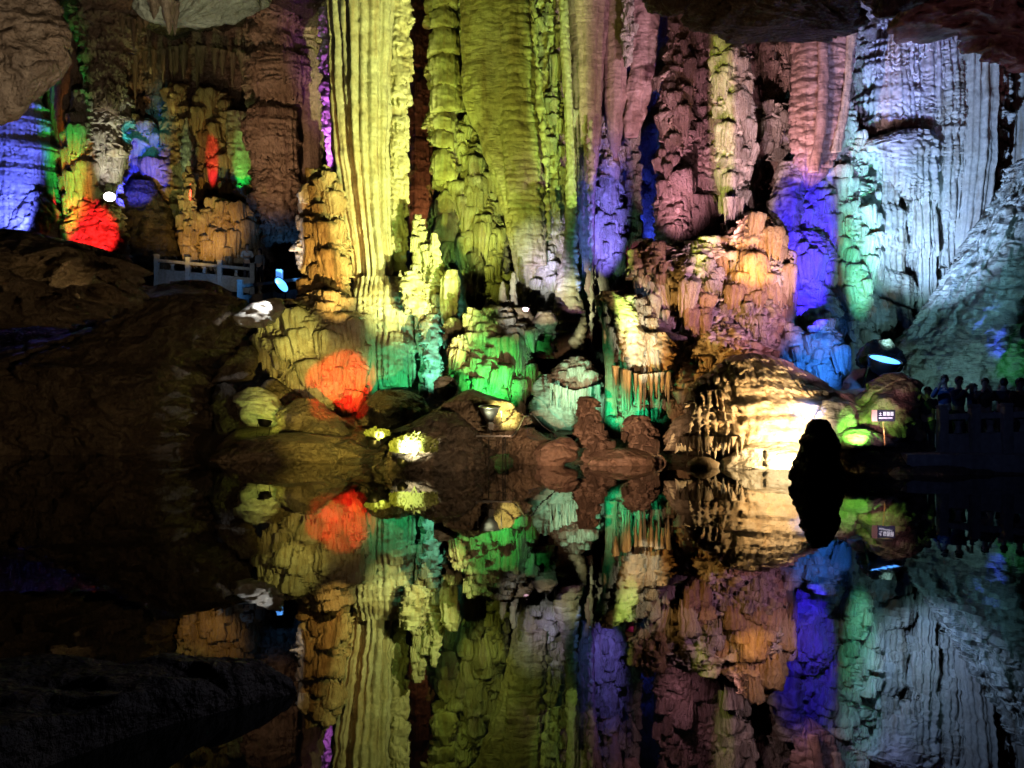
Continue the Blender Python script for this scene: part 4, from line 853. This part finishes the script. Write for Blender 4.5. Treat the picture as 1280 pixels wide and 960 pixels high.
def balustrade(P0, P1, n, label, H=1.15, pw=.2, seg_b=1):
    P0, P1 = Vector(P0), Vector(P1); t = empty('stone_balustrade', P0, label, 'balustrade', 'stone balustrades of the cave path')
    d = P1 - P0
    for k in range(n):
        a = d * (k / (n - 1)); bm = bmesh.new(); beam(bm, a + Vector((0, 0, -.3)), a + Vector((0, 0, H + .12)), pw, pw, .012)
        po = bm_obj('post', bm, 'balustrade_stone', t)
        bm = bmesh.new(); beam(bm, a + Vector((0, 0, H + .125)), a + Vector((0, 0, H + .20)), pw * 1.15, pw * 1.15, .02)
        cp = bm_obj('cap', bm, 'balustrade_stone', po)
        if k < n - 1:
            b_ = d * ((k + 1) / (n - 1)); e = (b_ - a).normalized() * pw * .51
            bm = bmesh.new(); beam(bm, a + e + Vector((0, 0, H - .07)), b_ - e + Vector((0, 0, H - .07)), pw * .7, .13, .015); bm_obj('handrail', bm, 'balustrade_stone', t)
            bm = bmesh.new(); beam(bm, a + e + Vector((0, 0, .36)), b_ - e + Vector((0, 0, .36)), pw * .45, .68, .01); bm_obj('panel', bm, 'balustrade_stone', t)
            m = (a + b_) / 2
            bm = bmesh.new(); lathe(bm, [(0, .10), (.08, .07), (.16, .055), (.22, .08), (.275, .11)], m + Vector((0, 0, .705)), (0, 0, 1), 12); bm_obj('baluster', bm, 'balustrade_stone', t, smooth=False)
    return t
def gp(px, py_top, D, H): # ground point of a post whose top is at py_top
    p = at(px, py_top, D); p.z -= H; return p
balustrade(gp(196, 318, 40, 1.35), gp(316, 329, 38.5, 1.35), 4, 'grey stone balustrade on the upper bridge in front of two people')
balustrade(gp(300, 350, 36.2, 1.35), gp(400, 338, 35.4, 1.35), 3, 'lower stone balustrade lit blue by the lamp on the bridge')
balustrade(gp(1178, 509, 20.0, 1.3), gp(1300, 505, 19.4, 1.3), 4, 'dark stone balustrade in front of the crowd on the right bank')
# path slabs
def slab(name, pts, z0, z1, mat):
    bm = bmesh.new(); lo = [bm.verts.new((x, y, z0)) for x, y in pts]; hi = [bm.verts.new((x, y, z1)) for x, y in pts]
    bm.faces.new(lo[::-1]); bm.faces.new(hi)
    for i in range(len(pts)): j = (i + 1) % len(pts); bm.faces.new((lo[i], lo[j], hi[j], hi[i]))
    o = bm_obj(name, bm, mat); tagp(o, kind='structure'); return o
slab('path', [(8.6, 19.3), (14.5, 18.6), (15, 23.2), (9.2, 23.2)], -.5, .42, 'balustrade_stone')

# floodlights
def floodlight(loc, dirn, r, label, body='black_metal', lens=None, stand=None, group=None, bell=False):
    t = empty('floodlight', loc, label, 'floodlight', group)
    d = Vector(dirn).normalized(); bm = bmesh.new()
    if bell: prof = [(-2.6 * r, .22 * r), (-1.5 * r, .26 * r), (-1.4 * r, .45 * r), (-1.0 * r, .55 * r), (-.9 * r, .68 * r), (-.45 * r, .88 * r), (-.1 * r, 1.0 * r), (-.05 * r, 1.1 * r), (0, 1.1 * r), (.0, .98 * r), (-.15 * r, .9 * r)]
    else: prof = [(-.9 * r, .35 * r), (-.85 * r, .6 * r), (-.5 * r, .86 * r), (-.1 * r, 1.0 * r), (0, 1.06 * r), (.06 * r, 1.06 * r), (.06 * r, .96 * r), (-.02 * r, .94 * r)]
    lathe(bm, prof, (0, 0, 0), d, 28); h = bm_obj('housing', bm, body, t, smooth=True)
    bm = bmesh.new(); lathe(bm, [(-.14 * r if bell else -.015 * r, .9 * r), (-.10 * r if bell else .02 * r, .91 * r), (-.06 * r if bell else .05 * r, .5 * r), (-.04 * r if bell else .07 * r, .05 * r)], (0, 0, 0), d, 28)
    bm_obj('lens', bm, lens or 'steel', t, smooth=True)
    side = d.cross(Vector((0, 0, 1))); side = side.normalized() if side.length > .1 else Vector((1, 0, 0))
    c = -d * .45 * r; dn = Vector((0, 0, -1)) if abs(d.z) < .7 else -d
    bm = bmesh.new(); tube(bm, [c + side * r * 1.0, c + side * r * 1.16, c + side * r * 1.12 + dn * r * 1.5, c - side * r * 1.12 + dn * r * 1.5, c - side * r * 1.16, c - side * r * 1.0], r * .06, 6)
    bm_obj('yoke', bm, body, t)
    if stand:
        f = Vector(stand) - Vector(loc); bm = bmesh.new(); tube(bm, [c + dn * r * 1.5, f], r * .09, 6); bm_obj('stand', bm, body, t)
    return t
pL = at(352, 356, 34.0); floodlight(pL, (.75, -.35, .45), .34, 'blue glowing floodlight beside the lower bridge balustrade', lens='blue_lens', stand=pL + Vector((0, .1, -1.2)))
pR = at(1106, 450, 22.2); floodlight(pR, (.14, -.36, 1.0), .40, 'blue-white glowing floodlight lying on rocks below the pale wall', lens='blue_lens', stand=pR + Vector((0, .05, -.7)))
pM = at(612, 508, 20.6)
t = floodlight(pM, (.0, -.16, 1.0), .24, 'bell-shaped steel floodlight pointing up on a bracket over the water', body='steel', stand=pM + Vector((.06, 0, -.72)), bell=True)
bm = bmesh.new(); beam(bm, at(588, 545, 20.6) - pM, at(640, 545, 20.6) - pM, .035, .04); bm_obj('crossbar', bm, 'black_metal', t)
for x_ in (611, 628.5, 631.5):
    bm = bmesh.new(); tube(bm, [at(x_, 545, 20.6) - pM, at(x_, 606, 20.6) - pM], .014, 6); bm_obj('leg', bm, 'black_metal', t)
bm = bmesh.new(); beam(bm, at(614, 528, 20.45) - pM, at(614, 537, 20.45) - pM, .12, .16, .01); bm_obj('junction_box', bm, 'black_metal', t)
pB = at(331, 526, 24.0)
t = floodlight(pB, (.10, .22, .98), .19, 'black hooded floodlight under the rounded yellow boulder', bell=False, lens='white_lens', stand=pB + Vector((-.15, 0, -.7)))
br = at(341, 553, 23.9) - pB
bm = bmesh.new(); beam(bm, br + Vector((-.2, 0, .02)), br + Vector((.2, 0, -.02)), .03, .035); bm_obj('crossbar', bm, 'yellow_metal', t)
for s_ in (-.18, 0, .17):
    bm = bmesh.new(); beam(bm, br + Vector((s_, 0, -.02)), br + Vector((s_, 0, -.14)), .03, .03); bm_obj('leg', bm, 'yellow_metal', t)
pW = at(137, 246, 38.2)
floodlight(pW, (.3, -.75, .35), .26, 'white glaring floodlight on the knobbly column in the left chamber', lens='white_lens', stand=pW + Vector((0, .5, -.6)))
pg = at(712, 548, 22.8); floodlight(pg, (0, .55, .8), .16, 'small floodlight tucked behind rocks left of the tallest brown stalagmite')
pb = at(797, 372, 24.6); floodlight(pb, (-.3, .5, .8), .15, 'small blue floodlight on the shoulder of the slanting drapery', lens='blue_lens')
py = at(468, 553, 20.0); floodlight(py, (.1, .4, .9), .15, 'small black floodlight below the little yellow leaf tuft')
pk = at(503, 577, 19.0); floodlight(pk, (.4, .5, .9), .12, 'tiny black floodlight in front of the glowing leaf clump')
pp = at(351, 348, 35.2)
bm = bmesh.new(); beam(bm, (0, 0, -.22), (0, 0, .22), .24, .2, .02)
o = bm_obj('lamp_box', bm, 'white_box', loc=pp + Vector((0, -.2, .1))); tagp(o, 'small pale blue box lamp standing above the lower balustrade', 'lamp')

# power cables along the shore
def cable(pts, label):
    bm = bmesh.new(); P = [at(*p) for p in pts]; Q = []
    for i in range(len(P) - 1):
        for k in range(6):
            f = k / 6; q = P[i].lerp(P[i + 1], f); q.z -= .06 * math.sin(math.pi * f); Q.append(q)
    Q.append(P[-1]); o0 = Q[0].copy(); tube(bm, [q - o0 for q in Q], .018, 6)
    o = bm_obj('cable', bm, 'rubber', loc=o0, smooth=True); tagp(o, label, 'cable')
cable([(350, 550, 23.6), (358, 560, 23.4), (400, 556, 23.4), (440, 549, 23.2), (466, 560, 20.2)], 'thin cable running along the low brown ledge to the leaf tuft lamp')
cable([(640, 545, 20.5), (655, 520, 21.4), (664, 515, 22.2), (690, 540, 22.4), (706, 552, 22.4)], 'thin cable looping from the steel floodlight to the green-lit dome')

# leaf clumps that catch the lamp light
def clump(loc, R_, n, label, seed):
    rr = random.Random(seed); bm = bmesh.new()
    for k in range(n):
        a = rr.random() * 6.28; e = rr.random() * 1.3; r = R_ * rr.random() ** .5
        c = Vector((math.cos(a) * r * 1.2, -abs(math.sin(a)) * r * .4 - .05, rr.random() * R_ * 1.1 * (1 - .5 * r / R_)))
        dirv = Vector((math.cos(a), -.5 + rr.random() * .6, .2 + math.sin(e))).normalized(); L_ = .05 + .07 * rr.random(); w = dirv.orthogonal().normalized() * L_ * .35
        nrm = dirv.cross(w).normalized() * L_ * .12
        p = [bm.verts.new(c), bm.verts.new(c + dirv * L_ * .5 + w + nrm), bm.verts.new(c + dirv * L_), bm.verts.new(c + dirv * L_ * .5 - w + nrm)]
        bm.faces.new((p[0], p[1], p[2])); bm.faces.new((p[0], p[2], p[3]))
    t = empty('leafy_plant', loc, label, 'plant')
    o = bm_obj('leaves', bm, 'moss_leaf', t); o['kind'] = 'stuff'
    bm = bmesh.new()
    for k in range(7):
        a = k * .9; tube(bm, [(0, 0, -.1), (math.cos(a) * R_ * .3, -.05, R_ * .4), (math.cos(a) * R_ * .7, -.1, R_ * .8)], .008, 5)
    bm_obj('stem', bm, 'moss_leaf', t)
clump(at(518, 566, 19.75), .42, 900, 'leaf clump blazing yellow-white on the dark boulder', 3)
clump(at(473, 548, 20.6), .22, 260, 'small yellow-lit leaf tuft left of the blazing clump', 4)

# small sign
ps = at(1105, 545, 19.3); t = empty('small_sign', ps, 'small dark sign with white writing on a thin yellow post', 'sign')
bm = bmesh.new(); tube(bm, [at(1106, 556, 19.3) - ps, at(1104, 526, 19.3) - ps], .018, 8); bm_obj('post', bm, 'yellow_metal', t)
c0 = at(1104, 519.5, 19.25) - ps; hw_, hh_ = .25, .12
bm = bmesh.new(); beam(bm, c0 + Vector((-.13, 0, 0)), c0 + Vector((.24, -.04, 0)), .03, .25, .004); pan = bm_obj('panel', bm, 'sign_face', t)
bm = bmesh.new(); beam(bm, c0 + Vector((-.24, .03, 0)), c0 + Vector((-.135, -.005, 0)), .03, .25, .004); bm_obj('side_panel', bm, 'sign_side', t)
bm = bmesh.new()
def stroke(x0, y0, x1, y1, w=.011):
    a = c0 + Vector((x0, -.024 - .108 * (x0 + .13), y0)); b_ = c0 + Vector((x1, -.024 - .108 * (x1 + .13), y1)); beam(bm, a, b_, .004, w)
gx = -.10
# first character: two bars and an upright; the others are blurred blocks of strokes
stroke(gx, .045, gx + .05, .045); stroke(gx - .005, .005, gx + .06, .005); stroke(gx + .027, .075, gx + .027, .006)
for c_ in range(3):
    x0 = gx + .085 + c_ * .075
    for yy_ in (.075, .052, .029, .006): stroke(x0, yy_, x0 + .062, yy_, .010)
    for xx_ in (.008, .031, .054): stroke(x0 + xx_, .08, x0 + xx_, .002, .010)
for c_ in range(11):
    x0 = gx - .005 + c_ * .026
    stroke(x0, -.042, x0 + .020, -.042, .009); stroke(x0 + .002, -.060, x0 + .020, -.060, .009); stroke(x0 + .010, -.036, x0 + .010, -.066, .007)
bm_obj('lettering', bm, 'glowing_print', pan)

# ------------------------------------------------------------------ people
def skin_chain(name, verts, edges, rad, mat, parent, sub=1, root=0):
    me = bpy.data.meshes.new(name); me.from_pydata(verts, edges, []); me.materials.append(MATS[mat])
    o = bpy.data.objects.new(name, me); COL.objects.link(o); o.parent = parent
    m = o.modifiers.new('skin', 'SKIN'); m.use_smooth_shade = True
    if not me.skin_vertices: bpy.context.view_layer.update()
    sv = me.skin_vertices[0].data if me.skin_vertices else None
    if sv:
        for i, r in enumerate(rad):
            sv[i].radius = r if isinstance(r, tuple) else (r, r)
        sv[root].use_root = True
    s = o.modifiers.new('subsurf', 'SUBSURF'); s.levels = sub; s.render_levels = sub
    return o
def person(loc, rz, H, shirt, trouser, label, arms='down', group=None, hair='short', lean=0.):
    t = empty('person', loc, label, 'person', group, rz); s = H / 1.75
    def P(x, y, z): return (x * s, (y - lean * max(0, z - .95)) * s, z * s)
    # body: pelvis, spine, neck, head; arms; legs
    V = [P(0, 0, .95), P(0, 0, 1.15), P(0, -.01, 1.36), P(0, -.01, 1.47), P(0, -.02, 1.545), P(0, -.03, 1.63), P(0, -.025, 1.70)]
    Rr = [(.15, .11), (.135, .10), (.15, .10), (.055, .055), (.062, .07), (.078, .092), (.055, .07)]
    E = [(0, 1), (1, 2), (2, 3), (3, 4), (4, 5), (5, 6)]
    def chain(st, pts, rs_):
        p = st
        for q, r in zip(pts, rs_): V.append(P(*q)); Rr.append(r); E.append((p, len(V) - 1)); p = len(V) - 1
    arm_pts = {}
    for sg in (-1, 1):
        if arms == 'down': a = [(sg * .19, 0, 1.38), (sg * .24, .01, 1.12), (sg * .25, -.06, .88), (sg * .25, -.08, .79)]
        elif arms == 'crossed': a = [(sg * .19, 0, 1.38), (sg * .25, -.03, 1.14), (sg * .02, -.20, 1.14), (-sg * .08, -.20, 1.16)]
        else:  # holding something up in front of the face
            a = [(sg * .19, 0, 1.38), (sg * .26, -.14, 1.20), (sg * .10, -.30, 1.42), (sg * .06, -.33, 1.50)]
        arm_pts[sg] = a; chain(2, a, [.062, .045, .032, .028])
        # palm, fingers and thumb
        e, w = Vector(a[2]), Vector(a[3]); d = (w - e).normalized(); sd = d.cross(Vector((0, 1, 0))); sd = sd.normalized() if sd.length > .1 else Vector((1, 0, 0))
        pl = len(V) - 1
        for fi, ln in enumerate((.055, .066, .062, .05)):
            o1 = w + d * .03 + sd * (fi - 1.5) * .02
            chain(pl, [tuple(o1), tuple(o1 + d * ln * .6 + Vector((0, -.012, 0))), tuple(o1 + d * ln + Vector((0, -.03, 0)))], [.010, .009, .008])
        chain(pl, [tuple(w + sd * .038 - d * .01), tuple(w + sd * .05 + d * .025)], [.011, .009])
        chain(0, [(sg * .09, 0, .88), (sg * .10, -.01, .50), (sg * .10, .02, .10), (sg * .10, -.10, .045)], [.088, .058, .042, .035])
    skin_chain('body', V, E, Rr, 'skin', t)
    # shirt over torso and upper arms
    SV = [P(0, 0, .93), P(0, 0, 1.15), P(0, -.01, 1.34), P(0, -.01, 1.43)]; SR = [(.172, .13), (.158, .12), (.175, .118), (.09, .08)]; SE = [(0, 1), (1, 2), (2, 3)]
    for sg in (-1, 1):
        p = 2
        for q, r in zip(arm_pts[sg][:3], (.082, .062, .046)): SV.append(P(*q)); SR.append(r); SE.append((p, len(SV) - 1)); p = len(SV) - 1
    skin_chain('shirt', SV, SE, SR, shirt, t)
    TV = [P(0, 0, .96)]; TR = [(.165, .125)]; TE = []
    for sg in (-1, 1):
        p = 0
        for q, r in zip([(sg * .09, 0, .86), (sg * .10, -.01, .50), (sg * .10, .02, .12)], (.105, .078, .062)): TV.append(P(*q)); TR.append(r); TE.append((p, len(TV) - 1)); p = len(TV) - 1
    skin_chain('trousers', TV, TE, TR, trouser, t)
    # hair cap
    bm = bmesh.new(); bmesh.ops.create_uvsphere(bm, u_segments=20, v_segments=14, radius=1)
    for v in bm.verts:
        x, y, z = v.co
        n = 1 + .05 * math.sin(9 * x + 4 * z) + .04 * math.sin(13 * y)
        if z < -.1 and y < .1: z *= .1; y = max(y, -.55)
        if hair == 'long' and z < 0 and y > 0: z *= 2.6
        if z < .25 and y < -.3: z = .25 + (z - .25) * .15
        v.co = Vector(P(x * .094 * n, -.022 + y * .112 * n, 1.655 + z * .115 * n))
    bm_obj('hair', bm, 'hair', t, smooth=True)
    # face: nose, eyes, mouth, ears in one small mesh each
    for sg in (-1, 1):
        bm = bmesh.new(); bmesh.ops.create_uvsphere(bm, u_segments=8, v_segments=6, radius=.012 * s)
        for v in bm.verts: v.co += Vector(P(sg * .032, -.115, 1.635))
        bm_obj('eye', bm, 'hair', t, smooth=True)
        bm = bmesh.new(); bmesh.ops.create_uvsphere(bm, u_segments=8, v_segments=6, radius=.026 * s)
        for v in bm.verts: v.co = Vector((v.co.x * .4, v.co.y * .7, v.co.z * 1.2)) + Vector(P(sg * .088, -.02, 1.615))
        bm_obj('ear', bm, 'skin', t, smooth=True)
    bm = bmesh.new(); bmesh.ops.create_cone(bm, segments=8, radius1=.018 * s, radius2=.006 * s, depth=.05 * s, cap_ends=True)
    for v in bm.verts: v.co += Vector(P(0, -.122, 1.61))
    bm_obj('nose', bm, 'skin', t, smooth=True)
    bm = bmesh.new(); beam(bm, P(-.025, -.112, 1.572), P(.025, -.112, 1.572), .01, .008); bm_obj('mouth', bm, 'rusty_limestone', t)
    return t
def foot(px, py_head, D, H): p = at(px, py_head, D); p.z -= H; return p
person(foot(309, 305, 39.6, 1.74), 0.2, 1.74, 'white_cloth', 'dark_cloth', 'person in pale shirt with dark strap, left of the pair on the bridge', 'crossed')
person(foot(325, 311, 39.2, 1.60), -.3, 1.60, 'grey_cloth', 'dark_cloth', 'shorter person in grey jacket, right of the pair on the bridge', 'down', hair='long')
person(foot(344, 320, 38.2, 1.62), .9, 1.62, 'dark_cloth', 'dark_cloth', 'person in dark clothes behind the blue lamp of the bridge', 'down')
person(foot(208, 320, 41.0, 1.60), .5, 1.60, 'brown_cloth', 'dark_cloth', 'dim person behind the left end of the upper balustrade', 'down')
G = 'crowd behind the right balustrade'
for (x_, y_, D_, H_, rz_, sh, arms_, hair_, lb) in [
  (1143, 478, 22.0, 1.66, -1.3, 'dark_cloth', 'down', 'short', 'person in dark clothes at the left end of the crowd'),
  (1160, 484, 21.0, 1.58, -.9, 'dark_cloth', 'up', 'short', 'short person second from the left end of the crowd'),
  (1181, 469, 21.8, 1.72, -.6, 'blue_cloth', 'up', 'short', 'person standing directly behind the leftmost post of right balustrade'),
  (1198, 471, 21.2, 1.72, .4, 'blue_cloth', 'up', 'short', 'person in dark blue looking down, centre of the crowd'),
  (1216, 480, 22.4, 1.62, .8, 'dark_cloth', 'down', 'long', 'long-haired person at the back of the crowd'),
  (1231, 473, 21.6, 1.70, -.3, 'brown_cloth', 'up', 'short', 'person in brown jacket right of the crowd centre'),
  (1255, 473, 21.8, 1.70, 2.8, 'dark_cloth', 'up', 'short', 'person with both arms raised near the right edge'),
  (1274, 473, 21.2, 1.72, .2, 'brown_cloth', 'down', 'short', 'person in brown at the right edge of the picture')]:
    person(foot(x_, y_, D_, H_), rz_, H_, sh, 'dark_cloth', lb, arms_, G, hair_)
print('TRIS', NT[0])
